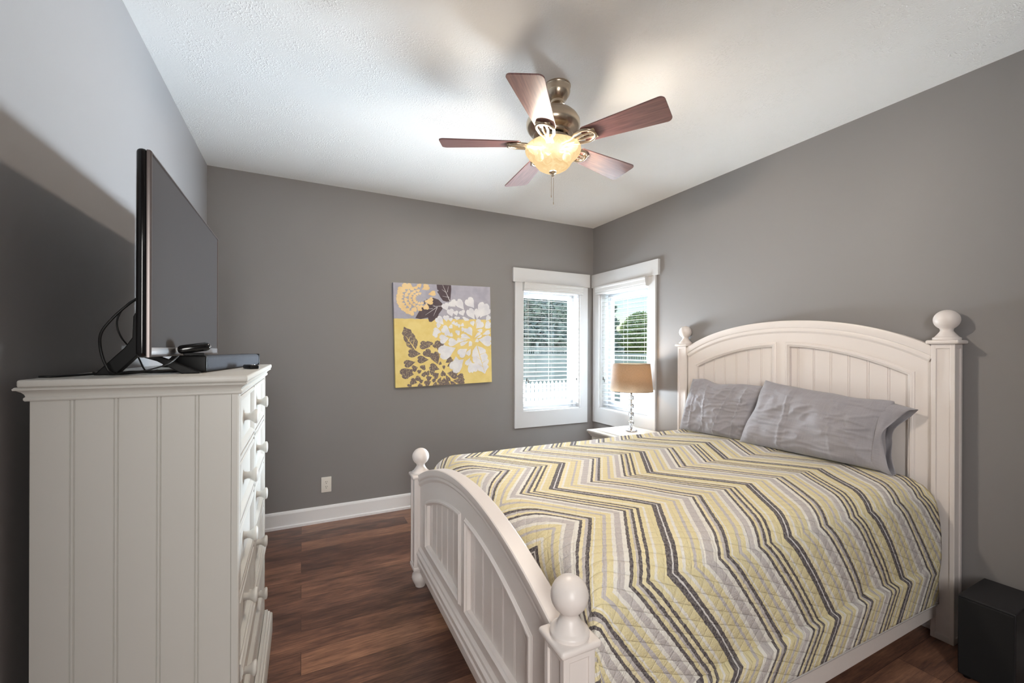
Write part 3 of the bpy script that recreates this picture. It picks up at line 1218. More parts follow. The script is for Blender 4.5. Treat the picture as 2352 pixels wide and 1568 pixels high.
# ------------------------------------------------------------------ pillows
def pillow(label, BL, BR, TR, TL, T, seed, hem=None, creases=()):
    BL, BR, TR, TL = [Vector(q) for q in (BL, BR, TR, TL)]
    c = (BL + BR + TR + TL) / 4
    nrm = (BR - BL).cross(TL - BL).normalized()
    if nrm.x > 0:
        nrm = -nrm
    root = thing('pillow', label, 'pillow', c, 0)
    nx, ny = 84, 60

    def base(u, v):
        return BL * (1 - u) * (1 - v) + BR * u * (1 - v) + TR * u * v + TL * (1 - u) * v

    def surf(u, v, side):
        # pinched outline: sides pull in between the corners
        uu = u + 0.020 * math.sin(PI * v) * (0.5 - u) * 2
        vv = v + 0.030 * math.sin(PI * u) ** 0.7 * (0.5 - v) * (1 if v > 0.5 else 0.2) * 2
        # soft, uneven outline
        uu += 0.030 * noise.noise(Vector((v * 2.6, seed, 5.0 if u > 0.5 else 2.0))) * abs(2 * u - 1) ** 2 * math.sin(PI * v) ** 0.4 + 0.020 * (1 if u > 0.5 else -1) * abs(2 * u - 1) ** 2 * math.sin(PI * v * 0.9) ** 1.2
        vv += 0.070 * noise.noise(Vector((u * 3.4, seed, 9.0))) * max(0.0, 2 * v - 1) ** 2 * math.sin(PI * u) ** 0.5
        p = base(uu, vv)
        a, b = abs(2 * u - 1), abs(2 * v - 1)
        th = T * max(0.0, (1 - a ** 3.2)) ** 0.55 * max(0.0, (1 - b ** 2.6)) ** 0.6 + 0.006
        q = Vector((u * 3.1 + seed, v * 2.2, seed * 1.7))
        wr = 0.022 * noise.noise(q * 1.3) + 0.013 * noise.noise(Vector((u * 9 + seed, v * 3.5, 1.0)))
        q2 = Vector((u * 5 + v * 3.0 + seed, v * 9 - u * 2, 3.0 + seed))
        rid = 1 - abs(noise.noise(q2)) * 2
        wr += 0.010 * max(0.0, rid) ** 3
        for axis, pos, slope, amp in creases:
            d = (u - pos - slope * (v - 0.5)) if axis == 'u' else (v - pos - slope * (u - 0.5))
            lim = 1.0 if axis == 'u' else (1.0 if abs(u - 0.5) < 0.36 else 0.0)
            wr += lim * amp * 1.25 * math.exp(-(d / 0.010) ** 2)
        edge = min(1.0, (1 - a) * 6) * min(1.0, (1 - b) * 6)
        return p + nrm * (side * th + (wr * edge if side > 0 else 0)) - c

    mb = MB()
    mb.grid(nx, ny, lambda i, j: surf(i / (nx - 1), j / (ny - 1), 1), lambda i, j: (i / (nx - 1) * 0.7, j / (ny - 1) * 0.42))
    mb.grid(nx, ny, lambda i, j: surf(i / (nx - 1), j / (ny - 1), -0.55), lambda i, j: (i / (nx - 1) * 0.7, j / (ny - 1) * 0.42))
    bmesh.ops.remove_doubles(mb.bm, verts=mb.bm.verts, dist=0.0005)
    # close the rim between the two faces
    be = [e for e in mb.bm.edges if e.is_boundary]
    if be:
        bmesh.ops.bridge_loops(mb.bm, edges=be)
    mb.build('cover', M['pillow'], root, smooth=180)
    if hem:
        # loose open end of the pillowcase
        (h0, h1, dirv) = hem
        dirv = Vector(dirv)
        mb = MB()
        n1, n2 = 64, 16

        def hf(i, j):
            t = i / n1
            s = j / (n2 - 1)
            # closed loop round the end of the pillow: up the front, down the back
            if t < 0.5:
                v, side = t * 2, 1
            else:
                v, side = 2 - t * 2, -1
            p = base(0.955 + 0.0 * s, 0.015 + 0.97 * v)
            b = abs(2 * v - 1)
            th = (0.046 * max(0.0, 1 - b ** 2.4) ** 0.6 + 0.004) * (1 - 0.35 * s)
            flare = (h0 * (1 - v) + h1 * v)
            wav = 0.020 * s * noise.noise(Vector((v * 4.2, s * 1.5, side * 2.0 + seed))) + 0.010 * s * math.sin(v * 13 + side)
            pull = dirv * flare * s * (0.25 + 0.75 * abs(2 * v - 1) ** 1.5 + (0.12 if side < 0 else 0))
            return p + nrm * (side * th + wav) + pull - c
        mb.grid(n1, n2, hf, lambda i, j: (i / n1 * 0.84, j / (n2 - 1) * 0.1), wrap_x=True)
        o = mb.build('open_hem', M['pillow'], root, smooth=180)
        s_ = o.modifiers.new('cloth', 'SOLIDIFY')
        s_.thickness = 0.0025
    return root


pillow('wrinkled grey pillow at the far side of the bed, nearer the window',
       (2.700, 2.405, 0.776), (2.738, 1.860, 0.778), (2.774, 1.765, 1.168), (2.752, 2.318, 1.180), 0.062, 3.0,
       creases=(('u', 0.16, -0.06, 0.006), ('u', 0.36, -0.10, 0.006), ('v', 0.56, 0.0, 0.004), ('v', 0.66, 0.0, -0.006), ('u', 0.62, 0.12, 0.010), ('u', 0.82, 0.05, 0.007)))
pillow('wrinkled grey pillow with an open end hanging loose, near side of the bed',
       (2.680, 1.878, 0.778), (2.685, 1.095, 0.780), (2.748, 1.070, 1.140), (2.748, 1.735, 1.205), 0.085, 8.0,
       hem=(0.085, 0.115, (0.03, -1, -0.22)),
       creases=(('u', 0.33, -0.05, 0.007), ('u', 0.36, -0.05, -0.004), ('v', 0.62, 0.02, 0.003), ('v', 0.50, 0.02, 0.003), ('v', 0.38, 0.02, 0.004), ('u', 0.70, -0.10, 0.006), ('u', 0.80, -0.16, -0.006)))

# ------------------------------------------------------------------ chest of drawers
DX0, DX1, DY0, DY1 = -0.577, -0.158, 1.402, 2.372
DR = (-0.37, 1.887, 0)
dres = thing('chest_of_drawers', 'tall white bead board chest of drawers against the left wall', 'dresser', DR)


def dpart(mb, name, m=None, parent=None, **kw):
    if parent is None:
        mb.bm.transform(Matrix.Translation(-Vector(DR)))
    return mb.build(name, m or M['cream_d'], parent or dres, **kw)


M['cream_d'] = mat('white_furniture_paint', srgb(210, 208, 203), 0.38, spec=0.4)
mb = MB()
mb.box(DX0, DX1 - 0.020, DY0 + 0.012, DY1 - 0.006, 0.02, 1.30)
# front frame: stiles and rails
for y0, y1 in ((DY0 + 0.012, DY0 + 0.052), (DY1 - 0.052, DY1 - 0.006)):
    mb.box(DX1 - 0.020, DX1 - 0.002, y0, y1, 0.02, 1.29)
for z0, z1 in ((1.262, 1.29), (1.068, 1.082), (0.868, 0.882), (0.662, 0.682), (0.43, 0.476), (0.10, 0.24)):
    mb.box(DX1 - 0.020, DX1 - 0.002, DY0 + 0.052, DY1 - 0.052, z0, z1)
mb.box(DX1 - 0.020, DX1 - 0.002, 1.868, 1.894, 0.482, 1.262)
dpart(mb, 'carcass', bevel=0.002)
# bead board sides
for nm, plane in (('side_panel', ((0, DY0, 0), (1, 0, 0), (0, 0, 1), (0, -1, 0))), ('side_panel', ((0, DY1 - 0.012, 0), (1, 0, 0), (0, 0, 1), (0, 1, 0)))):
    mb = MB()
    ts, hs = [DX0], [-0.001]
    for g in (-0.503, -0.421, -0.3355, -0.254):
        ts += [g - 0.0055, g - 0.0038, g - 0.0020, g + 0.0020, g + 0.0038, g + 0.0055]
        hs += [-0.001, -0.0034, -0.0002, -0.0002, -0.0034, -0.001]
    ts += [-0.1765, -0.1758, -0.1752, DX1 - 0.003, DX1]
    hs += [-0.001, -0.004, 0.0, 0.0, -0.003]
    O_, U_, V_, N_ = [Vector(q) for q in plane]
    a_prev = None
    loops = []
    for t_, h in zip(ts, hs):
        loops.append([mb.bm.verts.new(O_ + U_ * t_ + V_ * z + N_ * hh) for z, hh in ((0.02, h), (1.29, h), (1.29, -0.012), (0.02, -0.012))])
    for A, B in zip(loops, loops[1:]):
        for i in range(4):
            j = (i + 1) % 4
            mb.bm.faces.new((A[i], A[j], B[j], B[i]))
    mb.bm.faces.new(loops[0])
    mb.bm.faces.new(loops[-1])
    dpart(mb, nm)
mb = MB()
mb.bb(DX0 - 0.012, DX1 + 0.024, DY0 - 0.027, DY1 + 0.022, 1.3065, 1.3245, 0.005, 3)
dpart(mb, 'top', smooth=40)
mb = MB()
rect = [(DX0, DY0), (DX1, DY0), (DX1, DY1), (DX0, DY1)]
cr = [(0.0, 1.273), (0.006, 1.273), (0.0078, 1.276), (0.0078, 1.2805), (0.0050, 1.2835), (0.0065, 1.2890), (0.0105, 1.2945), (0.0150, 1.2975), (0.0160, 1.2985), (0.0205, 1.2995), (0.0212, 1.3030), (0.0180, 1.3065), (0.0, 1.3065)]
mb.sweep(rect, [(-a, b) for a, b in cr], ((0, 0, 0), (1, 0, 0), (0, 1, 0), (0, 0, 1)), closed=True)
dpart(mb, 'crown_moulding', smooth=30)
mb = MB()
cr = [(0.0, 0.0), (0.031, 0.0), (0.031, 0.088), (0.027, 0.096), (0.022, 0.098), (0.020, 0.108), (0.013, 0.112), (0.011, 0.122), (0.0, 0.126)]
mb.sweep(rect, [(-a, b) for a, b in cr], ((0, 0, 0), (1, 0, 0), (0, 1, 0), (0, 0, 1)), closed=True)
dpart(mb, 'base_moulding', smooth=30)
mb = MB()
cr = [(-0.003, 0.430), (0.003, 0.432), (0.006, 0.440), (0.004, 0.446), (0.008, 0.452), (0.008, 0.464), (0.004, 0.470), (0.002, 0.480), (-0.003, 0.482)]
mb.sweep([(DX1, DY0 + 0.045), (DX1, DY1 - 0.045)], [(-a, b) for a, b in cr], ((0, 0, 0), (1, 0, 0), (0, 1, 0), (0, 0, 1)))
dpart(mb, 'waist_moulding', smooth=30)

KN = [(r_ * 1.28, z_ * 1.22) for r_, z_ in [(0.0105, 0.0), (0.0095, 0.004), (0.0088, 0.009), (0.0100, 0.015), (0.0140, 0.021), (0.0185, 0.0255), (0.0190, 0.029), (0.0172, 0.032), (0.0120, 0.0335), (0, 0.034)]]


def drawer(y0, y1, z0, z1, knobs, proud=0.0):
    x = DX1 - 0.014 + proud
    mb = MB()
    mb.box(x - 0.02, x, y0, y1, z0, z1)
    prof = [(0.0, 0.0), (0.0, 0.009), (0.004, 0.012), (0.012, 0.012), (0.018, 0.006), (0.022, 0.0)]
    pl = ((x, 0, 0), (0, 1, 0), (0, 0, 1), (1, 0, 0))
    mb.sweep([(y0 + 0.002, z0 + 0.002), (y1 - 0.002, z0 + 0.002), (y1 - 0.002, z1 - 0.002), (y0 + 0.002, z1 - 0.002)], prof, pl, closed=True)
    d = dpart(mb, 'drawer', smooth=30)
    for ky in knobs:
        mb = MB()
        mt = Matrix.Translation((x, ky, (z0 + z1) / 2)) @ Matrix.Rotation(PI / 2, 4, 'Y')
        mb.lathe(KN, 24, (0, 0, 0), mt)
        mb.bm.transform(Matrix.Translation(-Vector(DR)))
        mb.build('knob', M['cream_d'], d, smooth=50)
    return d


for zc in (1.172, 0.975, 0.775, 0.568):
    for y0, y1 in ((DY0 + 0.056, 1.864), (1.898, DY1 - 0.056)):
        drawer(y0, y1, zc - 0.088, zc + 0.088, [(y0 + y1) / 2])
drawer(DY0 + 0.056, DY1 - 0.056, 0.245, 0.425, [1.64, 2.12])
for yy in (DY0 + 0.03, DY1 - 0.03):
    for xx in (DX0 + 0.03,):
        mb = MB()
        mb.box(xx - 0.02, xx + 0.02, yy - 0.02, yy + 0.02, 0.0, 0.03)
        dpart(mb, 'foot')

# ------------------------------------------------------------------ television on two splayed feet
TX, TY0, TY1, TZ0, TZ1 = -0.347, 1.381, 2.349, 1.376, 1.908
TVR = (-0.38, (TY0 + TY1) / 2, 1.3245)
tv = thing('television', 'large flat television switched off, on two splayed feet on the tall chest', 'television', TVR)


def tpart(mb, name, m, parent=tv, **kw):
    mb.bm.transform(Matrix.Translation(-Vector(TVR)))
    return mb.build(name, m, parent, **kw)


mb = MB()
mb.bb(TX - 0.033, TX - 0.0075, TY0 - 0.001, TY1 + 0.001, TZ0 - 0.001, TZ1 + 0.004, 0.012, 5)
mb.bb(TX - 0.056, TX - 0.025, TY0 + 0.13, TY1 - 0.13, TZ0 + 0.012, TZ1 - 0.16, 0.012, 3)
tpart(mb, 'back_shell', M['gloss_black'], smooth=50)
mb = MB()
fr = [(TY0, TZ0), (TY1, TZ0), (TY1, TZ1), (TY0, TZ1)]
mb.sweep(fr, [(0, -0.010), (0.0, -0.003), (0.0025, 0.0), (0.0055, 0.0), (0.007, -0.003), (0.007, -0.010)], ((TX, 0, 0), (0, 1, 0), (0, 0, 1), (1, 0, 0)), closed=True)
tpart(mb, 'bezel', M['bronze_bezel'], smooth=40)
mb = MB()
mb.bb(TX - 0.016, TX - 0.0015, TY0 + 0.010, TY1 - 0.010, TZ0 + 0.006, TZ0 + 0.026, 0.002)
tpart(mb, 'bottom_strip', M['silver'], smooth=40)
mb = MB()
mb.box(TX - 0.014, TX - 0.004, TY0 + 0.006, TY1 - 0.006, TZ0 + 0.022, TZ1 - 0.006)
tpart(mb, 'screen', M['screen'])
mb = MB()
mb.bb(TX - 0.032, TX - 0.018, (TY0 + TY1) / 2 - 0.03, (TY0 + TY1) / 2 + 0.03, TZ0 - 0.008, TZ0 + 0.004, 0.003)
tpart(mb, 'sensor', M['gloss_black'])
for yy in (1.560, 2.168):
    mb = MB()
    pl = ((0, yy, 0), (1, 0, 0), (0, 0, 1), (0, -1, 0))
    mb.prism([(-0.512, 1.3245), (-0.466, 1.3245), (-0.408, 1.392), (-0.392, 1.415), (-0.392, 1.505), (-0.402, 1.522), (-0.418, 1.512), (-0.428, 1.49), (-0.430, 1.43), (-0.446, 1.402)], pl, -0.016, 0.016)
    mb.prism([(-0.420, 1.392), (-0.404, 1.372), (-0.376, 1.362), (-0.318, 1.3245), (-0.276, 1.3245), (-0.274, 1.329), (-0.366, 1.374), (-0.396, 1.392)], pl, -0.012, 0.012)
    tpart(mb, 'foot', M['black'], bevel=0.005)

# cables behind the television
def cable(label, pts, r=0.0026):
    mb = MB()
    p = catmull(pts, 8)
    c = Vector(pts[0])
    mb.tube([q - c for q in p], r, 8)
    o = mb.build('cable', M['cable'], None, smooth=80)
    o.location = c
    return tag(o, label, 'cable', 'cables behind the television')


TZ = 1.3245
cable('thick black cable looping out behind the television to the chest top',
      [(-0.405, 1.52, 1.545), (-0.425, 1.50, 1.520), (-0.455, 1.49, 1.480), (-0.478, 1.49, 1.440), (-0.483, 1.50, 1.400), (-0.474, 1.505, 1.355), (-0.460, 1.52, TZ + 0.006), (-0.430, 1.64, TZ + 0.004), (-0.40, 1.72, TZ + 0.004), (-0.36, 1.80, TZ + 0.004)], 0.0034)
cable('thin black cable hanging inside the larger loop behind the television',
      [(-0.405, 1.60, 1.560), (-0.440, 1.56, 1.530), (-0.462, 1.545, 1.480), (-0.455, 1.55, 1.430), (-0.440, 1.62, 1.380), (-0.435, 1.68, TZ + 0.006), (-0.43, 1.78, TZ + 0.003)], 0.0022)
cable('black cable lying flat along the back of the chest top to the wall side',
      [(-0.585, 1.46, TZ + 0.003), (-0.55, 1.475, TZ + 0.003), (-0.50, 1.62, TZ + 0.003), (-0.45, 1.66, TZ + 0.003), (-0.40, 1.62, TZ + 0.003), (-0.345, 1.66, TZ + 0.003), (-0.325, 1.75, TZ + 0.003)], 0.0028)
cable('black cable running from the small glossy box down to the chest top',
      [(-0.325, 1.545, 1.377), (-0.340, 1.50, 1.355), (-0.385, 1.48, 1.338), (-0.43, 1.515, TZ + 0.010), (-0.47, 1.535, TZ + 0.003), (-0.52, 1.60, TZ + 0.003), (-0.55, 1.66, TZ + 0.003)], 0.0022)

# soundbar
sb = thing('soundbar', 'charcoal cloth covered soundbar lying in front of the television', 'soundbar', (-0.2575, 1.915, TZ), R(-7.7))
mb = MB()
mb.bb(-0.037, 0.040, -0.330, 0.330, 0.003, 0.053, 0.014, 4)
mb.build('cloth_body', M['speaker_cloth'], sb, smooth=50)
for s in (-1, 1):
    mb = MB()
    mb.bb(-0.0375, 0.0405, s * 0.326, s * 0.338, 0.0025, 0.0535, 0.0055, 3)
    mb.build('end_cap', M['black'], sb, smooth=50)
mb = MB()
mb.bb(-0.030, 0.030, -0.30, 0.30, 0.0, 0.004, 0.001)
mb.build('base_pad', M['black'], sb)
# small glossy device propped on its near end
st = thing('set_top_box', 'small glossy black box propped on the near end of the soundbar', 'set-top box', (-0.300, 1.610, TZ + 0.0545), R(12))
mb = MB()
rot = Matrix.Rotation(R(-9), 3, 'Y')
mb.bbox((0, 0, 0.0220), (0.082, 0.074, 0.027), 0.012, 4, rot)
mb.build('shell', M['gloss_black'], st, smooth=50)
mb = MB()
mb.bbox((0.039, 0, 0.028), (0.006, 0.056, 0.006), 0.002, 2, rot)
mb.build('chrome_edge', M['chrome'], st, smooth=50)
mb = MB()
mb.bbox((0.0, 0, 0.0035), (0.052, 0.050, 0.008), 0.002, 2)
mb.build('base', M['black'], st)
# remote
rm = thing('remote_control', 'small black remote control lying beside the soundbar on the chest', 'remote control', (-0.172, 1.86, TZ), R(20))
mb = MB()
mb.bb(-0.016, 0.016, -0.045, 0.045, 0.0, 0.015, 0.005, 3)
mb.build('body', M['black'], rm, smooth=50)
mb = MB()
mb.lathe([(0.0085, 0.0), (0.0085, 0.002), (0, 0.0025)], 16, (0, -0.02, 0.0145))
mb.build('button', M['silver'], rm, smooth=40)

# ------------------------------------------------------------------ nightstand and table lamp
NS = (2.575, 2.875, 0)
ns = thing('nightstand', 'white nightstand in the corner by the windows, mostly hidden by the bed', 'nightstand', NS)
mb = MB()
mb.box(-0.215, 0.245, -0.225, 0.225, 0.03, 0.645)
mb.build('body', M['cream_d'], ns, bevel=0.003)
mb = MB()
mb.bb(-0.250, 0.262, -0.255, 0.255, 0.660, 0.680, 0.006, 3)
mb.sweep([(-0.190, -0.195), (0.215, -0.195), (0.215, 0.195), (-0.190, 0.195)], [(0, 0.6795), (0, 0.6835), (0.004, 0.685), (0.010, 0.6835), (0.014, 0.6795)], ((0, 0, 0), (1, 0, 0), (0, 1, 0), (0, 0, 1)), closed=True)
mb.build('top', M['cream_d'], ns, smooth=40)
mb = MB()
mb.sweep([(-0.215, -0.225), (0.245, -0.225), (0.245, 0.225), (-0.215, 0.225)], [(0, 0.620), (-0.006, 0.622), (-0.010, 0.634), (-0.022, 0.646), (-0.026, 0.660), (0, 0.660)], ((0, 0, 0), (1, 0, 0), (0, 1, 0), (0, 0, 1)), closed=True)
mb.build('crown_moulding', M['cream_d'], ns, smooth=30)
for z0, z1 in ((0.10, 0.34), (0.36, 0.60)):
    mb = MB()
    mb.bb(-0.228, -0.210, -0.195, 0.195, z0, z1, 0.004)
    d = mb.build('drawer', M['cream_d'], ns)
    mb = MB()
    mb.lathe(KN, 20, (0, 0, 0), Matrix.Translation((-0.228, 0, (z0 + z1) / 2)) @ Matrix.Rotation(-PI / 2, 4, 'Y'))
    mb.build('knob', M['cream_d'], d, smooth=50)
for sx in (-0.19, 0.22):
    for sy in (-0.20, 0.20):
        mb = MB()
        mb.bb(sx - 0.02, sx + 0.02, sy - 0.02, sy + 0.02, 0, 0.05, 0.004)
        mb.build('leg', M['cream_d'], ns)

LP = (2.635, 2.888, 0.681)
lm = thing('table_lamp', 'table lamp with taupe drum shade and stacked crystal ball stem on the nightstand', 'lamp', LP)
mb = MB()
mb.lathe([(0.0, 0.0), (0.054, 0.0), (0.055, 0.006), (0.052, 0.012), (0.020, 0.020), (0.012, 0.030), (0.010, 0.046), (0, 0.046)], 40)
mb.build('base', M['chrome'], lm, smooth=40)
mb = MB()
mb.lathe([(0.0045, 0.040), (0.0045, 0.40)], 12)
mb.build('rod', M['chrome'], lm, smooth=60)
for k in range(4):
    z = 0.078 + 0.0725 * k
    mb = MB()
    mb.lathe([(0.0052, z - 0.0245)] + [(0.0255 * math.sin(R(a)), z - 0.0255 * math.cos(R(a))) for a in range(14, 170, 12)] + [(0.0052, z + 0.0245), (0.0052, z - 0.0245)], 14, cap=False)
    mb.build('crystal_ball', M['crystal'], lm)
    mb = MB()
    mb.lathe([(0.005, z + 0.0255), (0.014, z + 0.027), (0.014, z + 0.031), (0.007, z + 0.036), (0.014, z + 0.041), (0.014, z + 0.045), (0.005, z + 0.0465)], 20)
    mb.build('collar', M['chrome'], lm, smooth=40)
mb = MB()
mb.lathe([(0.010, 0.36), (0.016, 0.365), (0.016, 0.42), (0.010, 0.425)], 16)
mb.build('bulb_socket', M['nickel'], lm, smooth=40)
S0, S1, RZ0, RZ1 = 0.186, 0.162, 0.358, 0.600
mb = MB()
mb.grid(64, 10, lambda i, j: Vector(((S0 + (S1 - S0) * j / 9) * math.cos(2 * PI * i / 64), (S0 + (S1 - S0) * j / 9) * math.sin(2 * PI * i / 64), RZ0 + (RZ1 - RZ0) * j / 9)),
        lambda i, j: (i / 64 * 1.1, j / 9 * 0.24), wrap_x=True)
shd = mb.build('lamp_shade', M['shade'], lm, smooth=180)
for rr, zz in ((S0, RZ0), (S1, RZ1)):
    mb = MB()
    mb.tube([(rr * math.cos(2 * PI * k / 64), rr * math.sin(2 * PI * k / 64), zz) for k in range(65)], 0.0022, 6)
    mb.build('shade_trim', M['shade_trim'], shd, smooth=60)
mb = MB()
for k in range(3):
    a = 2 * PI * k / 3
    mb.tube([(0.012 * math.cos(a), 0.012 * math.sin(a), 0.575), ((S1 - 0.003) * math.cos(a), (S1 - 0.003) * math.sin(a), 0.590)], 0.0014, 6)
mb.tube([(0.008, 0, 0.425), (0.045, 0, 0.47), (0.045, 0, 0.53), (0.010, 0, 0.575)], 0.0014, 6)
mb.tube([(-0.008, 0, 0.425), (-0.045, 0, 0.47), (-0.045, 0, 0.53), (-0.010, 0, 0.575)], 0.0014, 6)
mb.build('harp', M['nickel'], lm, smooth=60)
mb = MB()
mb.lathe([(0, 0.418)] + [(0.029 * math.sin(R(a)) , 0.485 - 0.029 * math.cos(R(a))) for a in range(28, 181, 14)], 16)
mb.build('bulb', M['bulb'], lm, smooth=60)
lamp('table_lamp_light', 'POINT', (LP[0], LP[1], LP[2] + 0.49), 14, (1.0, 0.66, 0.36), shadow_soft_size=0.035)

# ------------------------------------------------------------------ ceiling fan
FC = Vector((1.138, 1.821, HC))
fan = thing('ceiling_fan', 'brushed nickel ceiling fan with five cherry blades and a lit alabaster bowl', 'ceiling fan', FC)
ZB = 2.444 - HC               # blade plane in local z
side = Vector((math.cos(0.463), -math.sin(0.463), 0)) * 0.022     # canopy sits a little to the right of the motor
fwd_off = Vector((0, 0, 0))
mb = MB()
mb.lathe([(0.0, 0.0), (0.066, 0.0), (0.067, -0.006), (0.064, -0.010), (0.064, -0.032), (0.060, -0.046), (0.046, -0.068), (0.033, -0.078), (0.032, -0.083), (0.035, -0.086), (0.035, -0.092), (0.024, -0.098), (0, -0.098)], 40, side)
mb.build('canopy', M['nickel'], fan, smooth=40)
mb = MB()
mb.tube([side + Vector((0, 0, -0.09)), Vector((0, 0, -0.150))], 0.0125, 16)
mb.build('downrod', M['nickel'], fan, smooth=60)
mb = MB()
mb.lathe([(r, z - 0.010) for r, z in [(0.0, -0.112), (0.024, -0.112), (0.028, -0.118), (0.072, -0.124), (0.100, -0.135), (0.108, -0.139), (0.110, -0.143), (0.124, -0.155), (0.135, -0.175), (0.136, -0.196), (0.130, -0.212),
          (0.118, -0.226), (0.100, -0.236), (0.098, -0.240), (0.101, -0.244), (0.098, -0.252), (0.084, -0.262), (0.080, -0.278), (0.062, -0.284), (0, -0.284)]], 56)
mb.build('motor_housing', M['nickel'], fan, smooth=35)
mb = MB()
mb.lathe([(0.050, -0.280), (0.072, -0.286), (0.074, -0.292), (0.060, -0.296), (0, -0.296)], 40)
mb.build('light_fitter', M['nickel'], fan, smooth=35)
mb = MB()
mb.lathe([(0.050, -0.296), (0.127, -0.306), (0.127, -0.310), (0, -0.310)], 48)  # unseen pan added to block bulb light rising to the ceiling
M['bronze'] = mat('dark_bronze_pan', srgb(30, 25, 20), 0.9, spec=0.0)  # kept dark so the added pan does not glare through the bowl
mb.build('fitter_pan', M['bronze'], fan, smooth=35)
phase = -2.328
for k in range(5):
    a = phase + k * 2 * PI / 5
    T_ = Matrix.Rotation(a, 4, 'Z') @ Matrix.Translation((0, 0, ZB)) @ Matrix.Rotation(R(-12), 4, 'X')
    r0, r1 = 0.165, 0.570
    poly = []
    w0, w1 = 0.052, 0.079
    cr_ = 0.024

    def corner(cx, cy, a0, a1, r, n=6):
        return [(cx + r * math.cos(a0 + (a1 - a0) * i / n), cy + r * math.sin(a0 + (a1 - a0) * i / n)) for i in range(n + 1)]
    poly += corner(r0 + 0.02, -w0 + 0.02, PI, 1.5 * PI, 0.02)
    poly += corner(r1 - cr_, -w1 + cr_, 1.5 * PI, 2 * PI, cr_)
    poly += corner(r1 - cr_, w1 - cr_, 0, PI / 2, cr_)
    poly += corner(r0 + 0.02, w0 - 0.02, PI / 2, PI, 0.02)
    mb = MB()
    mb.prism(poly, ((0, 0, 0), (1, 0, 0), (0, 1, 0), (0, 0, 1)), -0.003, 0.003)
    bl = mb.build('fan_blade', M['blade'], fan, bevel=0.0015)
    bl.matrix_local = T_
    # open scrolled blade iron under the blade root
    mb = MB()
    path = []
    for i in range(17):
        th = PI * i / 16
        path.append(Vector((0.178 + 0.052 * math.sin(th) + 0.0, 0.042 * math.cos(th), -0.009)))
    path = [Vector((0.060, 0.012, -0.014)), Vector((0.105, 0.016, -0.013)), Vector((0.140, 0.036, -0.011))] + path + [Vector((0.140, -0.036, -0.011)), Vector((0.105, -0.016, -0.013)), Vector((0.060, -0.012, -0.014))]
    mb.tube(path, 0.0078, 8)
    mb.tube([(0.07, 0, -0.015), (0.125, 0, -0.013), (0.165, 0.012, -0.009), (0.222, 0.010, -0.008)], [0.011, 0.010, 0.007, 0.006], 8)
    mb.tube([(0.125, 0, -0.013), (0.165, -0.012, -0.009), (0.222, -0.010, -0.008)], [0.010, 0.007, 0.006], 8)
    mb.bb(0.200, 0.236, -0.034, 0.034, -0.010, -0.003, 0.003)
    ir = mb.build('blade_iron', M['nickel'], bl, smooth=50)
# glass bowl, open at the top
mb = MB()
bp = [(0.132, -0.300), (0.139, -0.306), (0.1415, -0.316), (0.139, -0.328), (0.128, -0.344), (0.112, -0.358), (0.099, -0.372), (0.090, -0.388), (0.076, -0.404), (0.056, -0.416), (0.030, -0.424), (0.010, -0.426)]
bp = [(r, z - 0.010) for r, z in bp]
bp_in = [(max(0.008, r - 0.005), z + 0.003) for r, z in reversed(bp)]
mb.lathe(bp + bp_in + [bp[0]], 64, cap=False)
bw = mb.build('light_bowl', M['bowl'], fan, smooth=60)
mb = MB()
mb.lathe([(r, z - 0.010) for r, z in [(0.0, -0.420), (0.018, -0.424), (0.020, -0.428), (0.014, -0.434), (0.006, -0.437), (0.006, -0.446), (0.004, -0.450), (0, -0.452)]], 24)
mb.build('bowl_finial', M['nickel'], fan, smooth=40)
for dx, L in ((0.006, 0.588), (-0.007, 0.555)):
    mb = MB()
    mb.tube([(dx, 0.004, -0.452), (dx, 0.004, -L)], 0.0011, 6)
    mb.tube([(dx, 0.004, -L), (dx, 0.004, -L - 0.012)], 0.0022, 8)
    mb.build('pull_chain', M['nickel'], fan)
for k, (sx, sy) in enumerate(((-0.894, 0.447), (0.894, -0.447))):
    p = Vector((0.070 * sx, 0.070 * sy, -0.356))
    mb = MB()
    mb.lathe([(0, -0.026)] + [(0.022 * math.sin(R(a_)), -0.005 - 0.022 * math.cos(R(a_))) for a_ in range(20, 150, 15)] + [(0.010, 0.022), (0.010, 0.040), (0, 0.040)], 16, p)
    mb.build('bulb', M['bulb'], fan, smooth=60)
    q = FC + p + Vector((0, 0, 0.012))
    lamp('fan_bulb_light', 'POINT', q, 1350, (1.0, 0.94, 0.88), shadow_soft_size=0.045)

# ------------------------------------------------------------------ wall outlet
ol = thing('wall_outlet', 'white double electrical outlet low on the far grey wall', 'outlet', (0.181, YF, 0.300))
mb = MB()
mb.bb(-0.038, 0.038, -0.006, 0.0, -0.062, 0.062, 0.003, 3)
mb.build('cover_plate', M['plastic'], ol, smooth=40)
for s in (-1, 1):
    mb = MB()
    poly = [(0.0165 * math.cos(2 * PI * i / 24), max(-0.0145, min(0.0145, 0.0185 * math.sin(2 * PI * i / 24))) + s * 0.0195) for i in range(24)]
    mb.prism(poly, ((0, 0, 0), (1, 0, 0), (0, 0, 1), (0, -1, 0)), 0.004, 0.008)
    so = mb.build('socket', M['plastic'], ol)
    mb = MB()
    for dx in (-0.0063, 0.0063):
        mb.box(dx - 0.0012, dx + 0.0012, -0.0085, -0.0078, s * 0.0195 + 0.001, s * 0.0195 + 0.009)
    mb.box(-0.0025, 0.0025, -0.0085, -0.0078, s * 0.0195 - 0.010, s * 0.0195 - 0.0055)
    mb.build('slots', M['slot'], so)
mb = MB()
mb.lathe([(0.0, 0.0075), (0.0028, 0.0072), (0.0032, 0.0055)], 12, (0, 0, 0), Matrix.Rotation(PI / 2, 4, 'X'))
mb.build('screw', M['plastic'], ol)

